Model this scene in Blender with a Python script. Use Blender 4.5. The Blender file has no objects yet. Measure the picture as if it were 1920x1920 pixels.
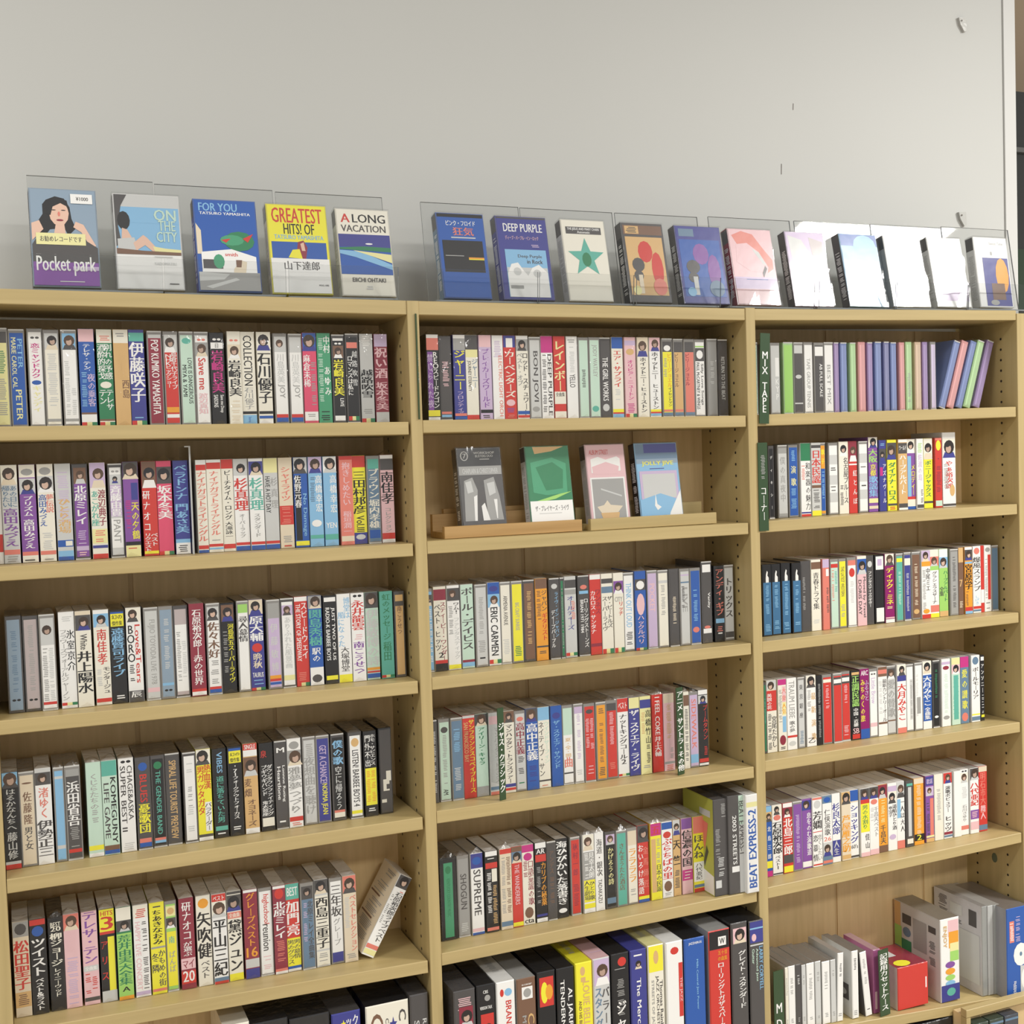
import bpy, math, random, re
from mathutils import Vector, Matrix
rnd = random.Random(7)
SC = bpy.context.scene
COL = SC.collection

# ---------------- camera, light, exposure ----------------
FPX = 2279.9
CAM = Vector((-0.29756, -1.44602, 0.18452))
def _rot(rx, ry, rz):
    return Matrix.Rotation(rz, 3, 'Z') @ Matrix.Rotation(rx, 3, 'X') @ Matrix.Rotation(ry, 3, 'Y')
RC = _rot(*[math.radians(a) for a in (-2.60453, 1.82996, -22.67611)])
cd = bpy.data.cameras.new('camera'); cam = bpy.data.objects.new('camera', cd); COL.objects.link(cam)
cd.sensor_width = 36; cd.lens = FPX / 1920 * 36; cd.clip_start = .05; cd.clip_end = 50
r_, f_, u_ = RC.col[0], RC.col[1], RC.col[2]
cam.matrix_world = Matrix(((r_[0], u_[0], -f_[0], CAM[0]), (r_[1], u_[1], -f_[1], CAM[1]), (r_[2], u_[2], -f_[2], CAM[2]), (0, 0, 0, 1)))
SC.camera = cam
SC.view_settings.view_transform = 'Standard'; SC.view_settings.look = 'None'
SC.view_settings.exposure = 0.0; SC.view_settings.gamma = 1.0; SC.view_settings.use_curve_mapping = False
try:
    SC.cycles.transparent_max_bounces = 24; SC.cycles.max_bounces = 10; SC.cycles.diffuse_bounces = 7; SC.cycles.caustics_reflective = False; SC.cycles.caustics_refractive = False
except Exception: pass
W = bpy.data.worlds.new('world'); SC.world = W; W.use_nodes = True
W.node_tree.nodes['Background'].inputs[0].default_value = (1.0, .97, .92, 1)
W.node_tree.nodes['Background'].inputs[1].default_value = 0.56
def lamp(name, loc, sx, sy, power, color=(1, .975, .93), rot=(0, 0, 0)):
    l = bpy.data.lights.new(name, 'AREA'); l.shape = 'RECTANGLE'; l.size = sx; l.size_y = sy; l.energy = power; l.color = color
    o = bpy.data.objects.new(name, l); COL.objects.link(o); o.location = loc; o.rotation_euler = rot; return o
lamp('ceiling_lamp', (2.09, -1.25, 1.24), .54, .24, 58)
lamp('ceiling_lamp', (-1.15, -1.0, 1.24), 1.1, .22, 19)
lamp('ceiling_lamp', (.7, -2.6, 1.24), 1.2, .3, 40)

# ---------------- helpers ----------------
def proj(P):
    q = RC.transposed() @ (Vector(P) - CAM)
    return 960 + FPX * q.x / q.y, 960 - FPX * q.z / q.y
def unp(x, y, Y=0.):
    d = RC @ Vector(((x - 960) / FPX, 1, -(y - 960) / FPX)); t = (Y - CAM.y) / d.y
    return CAM + d * t
def x_at(px, Y, zf):
    X = .4
    for _ in range(4):
        p = proj((X, Y, zf(X))); X = unp(px, p[1], Y).x
    return X
PAL = dict(W=(.87,.87,.85), w=(.84,.81,.70), K=(.02,.02,.022), k=(.085,.08,.08), g=(.36,.36,.35), s=(.60,.61,.60), G=(.035,.22,.10), R=(.62,.05,.04),
    r=(.74,.22,.17), P=(.56,.04,.24), p=(.80,.52,.55), B=(.03,.11,.42), b=(.25,.50,.75), N=(.055,.06,.28), Y=(.86,.80,.05), y=(.82,.78,.38),
    O=(.82,.36,.04), o=(.68,.44,.19), T=(.12,.45,.36), t=(.56,.74,.62), V=(.24,.09,.36), v=(.58,.46,.66), M=(.28,.035,.06), m=(.20,.11,.07),
    e=(.76,.66,.50), l=(.36,.66,.16), u=(.14,.23,.34), j=(.07,.34,.18), q=(.27,.36,.46), z=(.50,.43,.43), h=(.48,.50,.09), x=(.055,.17,.33), d=(.27,.012,.14), c=(.72,.085,.17), F=(.78,.52,.40))
CN = dict(W='white', w='cream', K='black', k='dark grey', g='grey', s='silver', G='dark green', R='red', r='salmon', P='magenta', p='pink', B='blue',
    b='sky blue', N='navy', Y='yellow', y='pale yellow', O='orange', o='tan', T='teal', t='mint', V='purple', v='lilac', M='maroon', m='brown', e='beige', l='lime green', u='slate blue', j='green', q='grey blue', z='grey pink', h='olive yellow', x='steel blue', d='plum', c='rose red')
def lin(c): return tuple(x if x <= 1 else 1 for x in c)

def nt(name):
    m = bpy.data.materials.new(name); m.use_nodes = True
    n = m.node_tree; b = n.nodes['Principled BSDF']; return m, n, b
def col_mat(name, rough, spec=.5, coat=0., bump=0., bscale=60):
    m, n, b = nt(name); a = n.nodes.new('ShaderNodeAttribute'); a.attribute_name = 'Col'
    n.links.new(a.outputs['Color'], b.inputs['Base Color'])
    b.inputs['Roughness'].default_value = rough; b.inputs['Specular IOR Level'].default_value = spec
    b.inputs['Coat Weight'].default_value = coat; b.inputs['Coat Roughness'].default_value = .08
    if bump:
        t = n.nodes.new('ShaderNodeTexNoise'); t.inputs['Scale'].default_value = bscale
        g = n.nodes.new('ShaderNodeNewGeometry'); n.links.new(g.outputs['Position'], t.inputs['Vector'])
        u = n.nodes.new('ShaderNodeBump'); u.inputs['Strength'].default_value = bump; u.inputs['Distance'].default_value = .002
        n.links.new(t.outputs['Fac'], u.inputs['Height']); n.links.new(u.outputs[0], b.inputs['Normal'])
    return m
def film(name, tint, base, amp, rough, bump, bscale):
    """thin clear film or acrylic: see-through with a fresnel gloss"""
    m = bpy.data.materials.new(name); m.use_nodes = True; n = m.node_tree; n.nodes.clear()
    o = n.nodes.new('ShaderNodeOutputMaterial'); mx = n.nodes.new('ShaderNodeMixShader')
    tr = n.nodes.new('ShaderNodeBsdfTransparent'); tr.inputs[0].default_value = (*tint, 1)
    gl = n.nodes.new('ShaderNodeBsdfGlossy'); gl.inputs['Roughness'].default_value = rough
    lw = n.nodes.new('ShaderNodeLayerWeight'); lw.inputs['Blend'].default_value = .5; fr = n.nodes.new('ShaderNodeMath'); fr.operation = 'POWER'; fr.inputs[1].default_value = 4.5; n.links.new(lw.outputs['Facing'], fr.inputs[0])
    ma = n.nodes.new('ShaderNodeMath'); ma.operation = 'MULTIPLY_ADD'; ma.inputs[1].default_value = amp; ma.inputs[2].default_value = base; ma.use_clamp = True
    n.links.new(fr.outputs[0], ma.inputs[0]); n.links.new(ma.outputs[0], mx.inputs[0])
    n.links.new(tr.outputs[0], mx.inputs[1]); n.links.new(gl.outputs[0], mx.inputs[2]); n.links.new(mx.outputs[0], o.inputs[0])
    if bump:
        t = n.nodes.new('ShaderNodeTexNoise'); t.inputs['Scale'].default_value = bscale; t.inputs['Detail'].default_value = 3
        g = n.nodes.new('ShaderNodeNewGeometry'); mp = n.nodes.new('ShaderNodeMapping'); mp.inputs['Scale'].default_value = (1, 1, .45)
        n.links.new(g.outputs['Position'], mp.inputs['Vector']); n.links.new(mp.outputs[0], t.inputs['Vector'])
        u = n.nodes.new('ShaderNodeBump'); u.inputs['Strength'].default_value = bump; u.inputs['Distance'].default_value = .004
        n.links.new(t.outputs['Fac'], u.inputs['Height'])
        for s in (gl, lw): n.links.new(u.outputs[0], s.inputs['Normal'])
    return m
def wood(name, c1, c2, stretch, rough=.45, scale=14):
    m, n, b = nt(name); t = n.nodes.new('ShaderNodeTexNoise'); t.inputs['Scale'].default_value = scale; t.inputs['Detail'].default_value = 5
    g = n.nodes.new('ShaderNodeNewGeometry'); mp = n.nodes.new('ShaderNodeMapping'); mp.inputs['Scale'].default_value = stretch
    n.links.new(g.outputs['Position'], mp.inputs['Vector']); n.links.new(mp.outputs[0], t.inputs['Vector'])
    cr = n.nodes.new('ShaderNodeValToRGB'); cr.color_ramp.elements[0].position = .3; cr.color_ramp.elements[1].position = .72
    cr.color_ramp.elements[0].color = (*c1, 1); cr.color_ramp.elements[1].color = (*c2, 1)
    n.links.new(t.outputs['Fac'], cr.inputs[0]); n.links.new(cr.outputs[0], b.inputs['Base Color'])
    b.inputs['Roughness'].default_value = rough
    u = n.nodes.new('ShaderNodeBump'); u.inputs['Strength'].default_value = .12; u.inputs['Distance'].default_value = .001
    n.links.new(t.outputs['Fac'], u.inputs['Height']); n.links.new(u.outputs[0], b.inputs['Normal'])
    return m
def plain(name, c, rough=.5, metal=0., noise=0., nscale=4):
    m, n, b = nt(name); b.inputs['Base Color'].default_value = (*c, 1); b.inputs['Roughness'].default_value = rough; b.inputs['Metallic'].default_value = metal
    if noise:
        t = n.nodes.new('ShaderNodeTexNoise'); t.inputs['Scale'].default_value = nscale; t.inputs['Detail'].default_value = 6
        g = n.nodes.new('ShaderNodeNewGeometry'); n.links.new(g.outputs['Position'], t.inputs['Vector'])
        cr = n.nodes.new('ShaderNodeValToRGB'); cr.color_ramp.elements[0].color = (*[x * (1 - noise) for x in c], 1); cr.color_ramp.elements[1].color = (*[min(1, x * (1 + noise * .5)) for x in c], 1)
        n.links.new(t.outputs['Fac'], cr.inputs[0]); n.links.new(cr.outputs[0], b.inputs['Base Color'])
    return m
M_CARD = col_mat('printed_card', .42, .4, .0)
M_CASE = col_mat('plastic_case', .2, .5, .3, .25, 90)
M_COVER = col_mat('glossy_cover', .3, .5, .9, .12, 45)
M_EAR = film('cellophane_fold', (.97, .96, .95), .07, 1.0, .25, .8, 90)
M_FILM2 = film('cellophane_smooth', (.985, .985, .985), .04, .9, .05, .22, 26)
M_FILM = film('cellophane', (.985, .985, .985), .035, .7, .08, 1.0, 70)
M_ACR = film('clear_acrylic', (.94, .945, .945), .025, .9, .03, 0, 1)
M_ACRE = plain('acrylic_edge', (.30, .32, .33), .15)
M_SH = wood('oak_veneer_shelf', (.45, .345, .155), (.53, .41, .192), (.35, 6, 9), .42)
M_UP = wood('oak_veneer_upright', (.45, .345, .155), (.53, .41, .192), (9, 6, .35), .42)
M_BK = wood('oak_back_panel', (.62, .45, .225), (.72, .53, .28), (9, 6, .6), .5)
M_BT = wood('oak_batten', (.52, .36, .175), (.60, .43, .215), (9, 6, .6), .5)
M_TR = wood('oak_tray', (.42, .25, .09), (.54, .34, .14), (.35, 6, 9), .45)
M_WALL = plain('painted_wall', (.575, .58, .555), .55, 0, .035, 3)
M_DARK = plain('dark_hole', (.03, .02, .012), .9)
M_GREEN = col_mat('sign_plastic', .35)

class MB:
    def __init__(s): s.v = []; s.f = []; s.c = []
    def poly(s, pts, col):
        n = len(s.v); s.v += [tuple(p) for p in pts]; s.c += [col] * len(pts); s.f.append(tuple(range(n, n + len(pts))))
    def tris(s, pts, fs, col):
        n = len(s.v); s.v += pts; s.c += [col] * len(pts); s.f += [tuple(i + n for i in f) for f in fs]
    def box(s, x0, x1, y0, y1, z0, z1, col, M=None, top=None, left=None, ch=0.):
        P = lambda x, y, z: (M @ Vector((x, y, z))) if M else (x, y, z)
        t = top or col; l = left or col
        if ch:
            a, b2, c2, d2 = x0 + ch, x1 - ch, z0 + ch, z1 - ch; yy = y0 + ch
            s.poly([P(a, y0, c2), P(b2, y0, c2), P(b2, y0, d2), P(a, y0, d2)], col)
            s.poly([P(x0, yy, z0), P(x1, yy, z0), P(b2, y0, c2), P(a, y0, c2)], col)
            s.poly([P(a, y0, d2), P(b2, y0, d2), P(x1, yy, z1), P(x0, yy, z1)], col)
            s.poly([P(x0, yy, z0), P(a, y0, c2), P(a, y0, d2), P(x0, yy, z1)], col)
            s.poly([P(b2, y0, c2), P(x1, yy, z0), P(x1, yy, z1), P(b2, y0, d2)], col)
            y0 = yy
        else: s.poly([P(x0, y0, z0), P(x1, y0, z0), P(x1, y0, z1), P(x0, y0, z1)], col)
        s.poly([P(x1, y1, z0), P(x0, y1, z0), P(x0, y1, z1), P(x1, y1, z1)], col)
        s.poly([P(x0, y1, z0), P(x0, y0, z0), P(x0, y0, z1), P(x0, y1, z1)], l)
        s.poly([P(x1, y0, z0), P(x1, y1, z0), P(x1, y1, z1), P(x1, y0, z1)], col)
        s.poly([P(x0, y0, z1), P(x1, y0, z1), P(x1, y1, z1), P(x0, y1, z1)], t)
        s.poly([P(x0, y1, z0), P(x1, y1, z0), P(x1, y0, z0), P(x0, y0, z0)], col)
        return s
    def mesh(s, name, mat, mat2=None, k2=0):
        me = bpy.data.meshes.new(name); me.from_pydata([tuple(v) for v in s.v], [], s.f)
        if mat2: me.materials.append(mat); me.materials.append(mat2); me.polygons.foreach_set('material_index', [0] * k2 + [1] * (len(s.f) - k2))
        a = me.color_attributes.new('Col', 'FLOAT_COLOR', 'POINT')
        a.data.foreach_set('color', [x for c in s.c for x in (c[0], c[1], c[2], 1.)])
        if not mat2: me.materials.append(mat)
        return me
    def build(s, name, mat, parent=None, loc=(0, 0, 0)):
        o = bpy.data.objects.new(name, s.mesh(name, mat)); COL.objects.link(o); o.location = loc
        if parent: o.parent = parent
        return o
def tag(o, label=None, cat=None, group=None, kind=None):
    if label: o['label'] = label
    if cat: o['category'] = cat
    if group: o['group'] = group
    if kind: o['kind'] = kind
    return o
def empty(name, loc, rot=(0, 0, 0)):
    o = bpy.data.objects.new(name, None); COL.objects.link(o); o.location = loc; o.rotation_euler = rot; o.empty_display_size = .02; return o
def inst(name, me, parent, loc=(0, 0, 0)):
    o = bpy.data.objects.new(name, me); COL.objects.link(o); o.parent = parent; o.location = loc; return o

# ---------------- print: the mini language that paints bands, photos and lettering on a card ----------------
GL = {}
TOK = re.compile(r'^(\d+)-(\d+)([:=~^@!&%#*<])(.*)$')
def parse(t):
    m = TOK.match(t)
    if not m: raise ValueError(t)
    a, b, k, rest = int(m[1]) / 100, int(m[2]) / 100, m[3], m[4]; pos = None
    q = re.search(r'/([lrmx]|\d+,\d+)$', rest)
    if q: pos = q[1]; rest = rest[:q.start()]
    txt = ''; col = rest
    if k in '=~^<':
        i = rest.rfind(':'); txt, col = rest[:i].replace('_', ' '), rest[i + 1:]
    return a, b, k, txt, col, pos
def gather(lines, S):
    for ln in lines:
        for t in ln.split():
            if TOK.match(t):
                a, b, k, txt, col, pos = parse(t)
                if k == '=': S.update(txt)
                elif k in '~^<' and txt: S.add(txt)
def make_glyphs(S):
    obs = []
    for ch in sorted(S | {'国', 'H'}):
        c = bpy.data.curves.new('t', 'FONT'); c.body = ch; c.size = 1; c.resolution_u = 2 if len(ch) > 1 or ord(ch[0]) < 300 else 1
        c.offset = 0
        o = bpy.data.objects.new('t', c); COL.objects.link(o); obs.append((ch, o, c))
    dg = bpy.context.evaluated_depsgraph_get()
    for ch, o, c in obs:
        e = o.evaluated_get(dg); me = e.to_mesh()
        if me and len(me.vertices):
            vs = [(v.co.x, v.co.y) for v in me.vertices]; me.calc_loop_triangles()
            fs = [tuple(t.vertices) for t in me.loop_triangles]
            xs = [v[0] for v in vs]; ys = [v[1] for v in vs]
            GL[ch] = (vs, fs, (min(xs), min(ys), max(xs), max(ys)))
        e.to_mesh_clear()
    for ch, o, c in obs: bpy.data.objects.remove(o); bpy.data.curves.remove(c)
def ell(cx, cy, rx, ry, n=12): return [(cx + rx * math.cos(i * 2 * math.pi / n), cy + ry * math.sin(i * 2 * math.pi / n)) for i in range(n)]
class Card:
    """paints in card units: u across (0..w), v up (0..h), layer l lifts the print a hair off the card"""
    def __init__(s, mb, w, h, mp): s.mb, s.w, s.h, s.mp = mb, w, h, mp; s.l = 0
    def poly(s, pts, col, n=None): s.mb.poly([s.mp(u, v, s.l) for u, v in pts], col)
    def rect(s, x0, x1, y0, y1, col): s.poly([(x0, y0), (x1, y0), (x1, y1), (x0, y1)], col)
    def text(s, key, fn, col, bold=(0.,)):
        g = GL.get(key)
        if g:
            for b in bold: s.mb.tris([tuple(s.mp(*fn(x + b, y), s.l + b * 3)) for x, y in g[0]], g[1], col)
    def span(s, pos, k):
        w = s.w
        if pos == 'l': return .05 * w, .49 * w
        if pos == 'r': return .51 * w, .95 * w
        if pos == 'm': return .22 * w, .78 * w
        if pos and ',' in pos: a, b = pos.split(','); return int(a) / 100 * w, int(b) / 100 * w
        return (0, w) if k in ':@%' else (.08 * w, .92 * w)
    def paint(s, toks, rs):
        w, h = s.w, s.h
        for t in toks:
            if t[0] == '$':
                s.l += 1; s.poly([(float(q.split(',')[0]) / 100 * w, h * (1 - float(q.split(',')[1]) / 100)) for q in t[3:].split(';')], PAL[t[1]]); continue
            a, b, k, txt, cc, pos = parse(t); s.l += 1
            z1, z0 = h * (1 - a), h * (1 - b); x0, x1 = s.span(pos, k); W_, H_ = x1 - x0, z1 - z0
            col = PAL.get(cc[:1], PAL['g'])
            if k == ':': s.rect(x0, x1, z0, z1, col)
            elif k == '%':
                for i, c in enumerate((PAL['R'], PAL['y'], PAL['G'])): s.rect(x0 + W_ * i / 3, x0 + W_ * (i + 1) / 3, z0, z1, c)
            elif k == '!': s.poly(ell((x0 + x1) / 2, (z0 + z1) / 2, W_ * .45, H_ * .5), col)
            elif k == '*': s.poly([((x0 + x1) / 2 + W_ / 2 * (1 if i % 2 == 0 else .42) * math.sin(i * math.pi / 5), (z0 + z1) / 2 + H_ / 2 * (1 if i % 2 == 0 else .42) * math.cos(i * math.pi / 5)) for i in range(10)][::-1], col)
            elif k == '&':
                for q in (.28, .72): s.poly(ell(x0 + W_ * q, (z0 + z1) / 2, W_ * .19, min(H_ * .4, W_ * .12), 8), col)
            elif k == '@':
                s.rect(x0, x1, z0, z1, col); hc = rs.choice([(.03, .025, .025), (.06, .04, .03), (.10, .06, .04), (.02, .02, .025)]); cx = (x0 + x1) / 2 + rs.uniform(-.06, .06) * W_; r = min(W_ * .36, H_ * .33) * rs.uniform(.8, 1.15); s.l += 1
                s.poly([(cx - r * 1.35, z0), (cx + r * 1.35, z0), (cx + r * .9, z0 + H_ * .3), (cx - r * .9, z0 + H_ * .3)], PAL[rs.choice('WkNse')]); s.l += 1
                cy = z0 + H_ * .56; s.poly(ell(cx, cy, r * 1.08, r * 1.15), hc); s.l += 1
                q = rs.uniform(.75, 1.1); fx = cx + rs.uniform(-.15, .15) * r; s.poly(ell(fx, cy - r * .3, r * .56, r * .7), (.60 * q, .42 * q, .33 * q)); s.l += 1
                s.poly([(fx - r * .6, cy + r * .02), (fx - r * .1, cy - r * .02), (fx + r * .6, cy + r * .3), (fx + r * .3, cy + r * .6), (fx - r * .5, cy + r * .5)], hc)
            elif k == '#':
                st = .0021; n = max(1, int(H_ / st)); cw = W_ if pos else W_ * .8; xc = (x0 + x1) / 2
                for i in range(n):
                    if rs.random() < .18: continue
                    q = cw * rs.uniform(.35, .5) * (.8 if pos else 1); z = z1 - (i + .5) * H_ / n; d = rs.uniform(-.08, .08) * cw
                    s.rect(xc - q + d, xc + q + d, z - H_ / n * .24, z + H_ / n * .24, col)
            elif k == '=':
                n = len(txt); cell = H_ / n; cw = W_
                gh = min(cell * .93, cw * 1.35); gw = min(cw, gh / .62); xc = (x0 + x1) / 2
                for i, ch in enumerate(txt):
                    if ch == ' ' or ch not in GL: continue
                    zc = z1 - (i + .5) * cell; asc = ord(ch) < 300
                    rx0, ry0, rx1, ry1 = GL['H' if asc else '国'][2]; rc, rd = (rx0 + rx1) / 2, (ry0 + ry1) / 2; rw, rh = (rx1 - rx0) * (1.15 if asc else 1), ry1 - ry0
                    if asc: bx = GL[ch][2]; rc = (bx[0] + bx[2]) / 2
                    if ch in 'ー~-': fn = lambda x, y: (xc + (y - rd) / rh * gw, zc - (x - rc) / rw * gh)
                    else: fn = lambda x, y: (xc + (x - rc) / rw * gw, zc + (y - rd) / rh * gh)
                    s.text(ch, fn, col, (-.03, 0, .03) if pos is None else (-.018, .018))
            else:
                if txt not in GL: continue
                bx0, by0, bx1, by1 = GL[txt][2]; tw, th = bx1 - bx0, by1 - by0
                if k == '<':
                    sx = H_ / tw; sy = W_ * .86 / th; sy = min(sy, sx * 2.2); xc = (x0 + x1) / 2; zc = (z0 + z1) / 2
                    s.text(txt, lambda x, y: (xc - (y - (by0 + by1) / 2) * sy, zc + (x - (bx0 + bx1) / 2) * sx), col, (-.035, 0, .035))
                elif k == '~':
                    T = W_ * (.8 if pos else .72); sx = H_ / tw; sy = T / th; sy = min(sy, sx * 1.9); sx = min(sx, sy * 1.7); xc = (x0 + x1) / 2; zc = (z0 + z1) / 2
                    s.text(txt, lambda x, y: (xc + (y - (by0 + by1) / 2) * sy, zc - (x - (bx0 + bx1) / 2) * sx), col, (-.018, .018))
                else:
                    sx = W_ * .94 / tw; sy = H_ / th; sy = min(sy, sx * 2.4); sx = min(sx, sy * 1.6); xc = (x0 + x1) / 2; zc = (z0 + z1) / 2
                    s.text(txt, lambda x, y: (xc + (x - (bx0 + bx1) / 2) * sx, zc + (y - (by0 + by1) / 2) * sy), col, (-.02, .02))
LY = .00006
ORD = ['', 'first', 'second', 'third', 'fourth', 'fifth', 'sixth', 'seventh', 'eighth', 'ninth', 'tenth', 'eleventh', 'twelfth', 'thirteenth', 'fourteenth']
BAY = ['left', 'middle', 'right']
SHN = ['top', 'second', 'third', 'fourth', 'fifth', 'bottom']

# ---------------- the tapes, shelf by shelf ----------------
ROWS = []
def row(col, r, txt, group, end, **k): ROWS.append((col, r, txt.strip().split('\n'), group, end, k))
row(0, 0, '''
@-9 c y 0-12:k 12-100:y 20-45#G 50-90#g
@23 c B 5-60~MARIE_CAROL_CAL:y/l 5-40~PETER:b/r 62-95~PETER:y/m
@58 c W 3-9&k 12-50=恋ミャンドカク:P 52-57!B 58-86=キャンディ:y
@88 c w 0-18@s 22-80#s 94-97:g
@121 c W 0-18@b 30-90#s/l 60-90#s/r 94-97:g
@154 f B 0-13:p 15-42=テレサ・テン:W/m 46-80=夜の乗客:v/r 44-80#b/l 86-88:m 88-100:W 96-100%x
@188 f G 0-14:w 2-12#r 15-52=別れの予感:W/r 15-52=酒酔的探戈:W/l 54-61!w 62-84=テレサ:W/r 62-78=テン:W/l 93-95:m 95-97:w 96-100%x
@219 f o 0-14:w 3-8#g 26-52=古都逍遥:o/m 52-72=西島:m/r 93-96#K
@248 f N 3-12:T 13-76=伊藤咲子:W 86-93#b 95-100%x
@282 c M 0-4:s 6-90~POP_KUMIKO_YAMASHITA:W
@312 c R 0-20@s 22-60=NHKビッグショー:W/l 20-62=島倉千代子ライブ:W/r 82-88:O 90-94:W
@342 c t 3-10!T 26-78~LOVE_IS_DANGEROUS:K/r 34-70~MIYA_&_YAMI:K/l
@370 c W 3-7&r 8-24@g 26-62~Save_me:R 66-90=渡辺真知:p
@399 k K 3-8&W 9-16:W 10-15~1222:K 18-66=岩崎良美:P 68-88~Save_me_Deep:W/r 68-82~SAISONS:W/l
@432 f w 8-11&r 14-29@e 31-70=岩崎良美:K 74-96#e
@457 f w 4-58~COLLECTION:K 60-84=石川優子:g/m 86-89:K 90-100:b 92-98~Stereo:B
@487 f w 0-20@w 22-78=石川優子:K 86-89:K 91-94:B 96-100:W
@518 c W 0-18@s 20-55=川島英美:s/m 56-72~JOY:g 91-95:R 95-100:B
@546 c W 0-18:s 20-55=川島英美:s/m 56-72~JOY:g 91-95:R 95-100:B
@573 f c 0-20@B 24-60=麻倉未稀:W/l 30-80#g/r 87-97:W 89-95#g
@600 f j 3-22=中村:W/r 36-70=あゆみ:W/r 5-76#t/l 86-97#K
@627 d K 0-3:W 5-8&W 9-24@m 26-70=岩崎良美:Y 73-83~LIVE:W/r 94-100:W
@652 d K 6-13:r 15-60=越路吹雪:s/r 22-70=ロマンスは私に:W/l 95-100%x
@680 f s 2-14#W 40-72=越路吹雪:K 82-90#g 95-100%y
@707 f M 0-14:v 15-50=祝い酒:p 54-86=坂本冬美:p 88-100:s
''', 'cassettes on the top shelf of the left bay', 733)
row(0, 1, '''
@-6 f W 0-70:W 70-88:R
@9 f s 0-20@w 21-43=あの日に:u/r 21-43=帰りたい:u/l 44-83=高田みづえ:V 86-91:r 92-99#g
@43 f V 0-13:w 4-11!g 14-30@s 32-53=プリズム:W 56-86=高田みづえ:W 89-93:r 93-100:w 94-99#K
@77 f w 3-11!g 12-29@s 31-50=夢伝説:r/r 31-64=高田みづえ:B/l 66-88#s 89-93:r 94-99#g
@110 f s 8-60#v 36-72=ひとり酒場:o 79-86:B 80-85:w/r 90-96:b 96-100:B
@142 d V 0-18@m 20-64=北原ミレイ:W 70-86#v 88-93:v 94-99#p
@175 f w 0-26@v 28-66=渡辺典子:M/r 29-66=あこがれ座:T/l 69-84:y 70-83#r 86-89:N 95-100:R
@209 d s 0-8:W 2-7&g 9-18@s 20-56:v 21-56=斉藤由貴:W 58-92:W 60-86~PANT:g
@237 f V 0-18@k 22-40:N/r 42-82=天の夕鶴:Y/r 40-70#P/l 84-88:K 88-100:y 90-96#R
@272 f R 0-28@m 30-75=研ナオコ:W/l 76-96=リクエスト:W/l 76-90=ベスト:W/r 95-98:Y
@300 f c 0-6:c 6-24@k 26-62=坂本冬美:W 96-100%x
@331 f N 4-42=ベラドンナ:b 46-78=門あさ美:b 84-88:b 88-100:W 90-98#K
@373 w15 f w 0-5:W 5-11:R 12-88=ナイアガラトライアングル:r 92-96:R 97-100:B
@393 f w 0-3:W 3-10:R 12-82=ナイアガラトライアングル:r 84-88#g 91-94:R 95-97:b
@421 f w 0-10:R 12-66=ビーチタイム・ロング:K/m 68-86=大滝詠一:K/m 92-97:R
@444 f W 0-4:s 4-18@s 21-57=杉真理:R 60-86=オーバーラップ:g/m 91-94:R 95-100:B
@472 f W 0-3:W 3-18@N 21-57=杉真理:T 60-86=スタンダード:g/m 91-94:R 95-100:B
@500 f s 0-16:y 20-57=杉真理:g/r 20-60~HAVE_A_HOT_DAY:K/l 91-94:R 95-100:B
@528 f e 3-8:e 10-48=シャイライツ:r 53-74:R 54-73#r 86-94#g 96-99#R
@556 f B 0-18@s 20-92:K/l 20-56=佐野元春:W/l 34-94~No_Damage:b/r 93-98:Y
@583 f b 0-18@v 20-62=高橋幸宏:W/r 22-50#u/l 70-78!W 87-91:T
@611 f b 0-18@W 20-64=高橋幸宏:W/r 74-80^YEN:W 87-93:T
@641 f r 0-4:R 7-56=抱きしめたい:p/m 62-88=稲垣潤一:p/m 90-96:e
@666 f Y 0-13:R 17-66=三田村邦彦:K 68-86~Vol.III:K 87-100:N 89-95!s
@692 c u 0-12:T 12-48=ブラウン:w 49-84=堀内孝雄:w 86-96:B
@718 f p 0-4:W 4-17:k 19-56=南佳孝:K 60-88=コレクション:g/m 89-96:R 96-100:W
''', 'cassettes on the second shelf of the left bay', 743)
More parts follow.
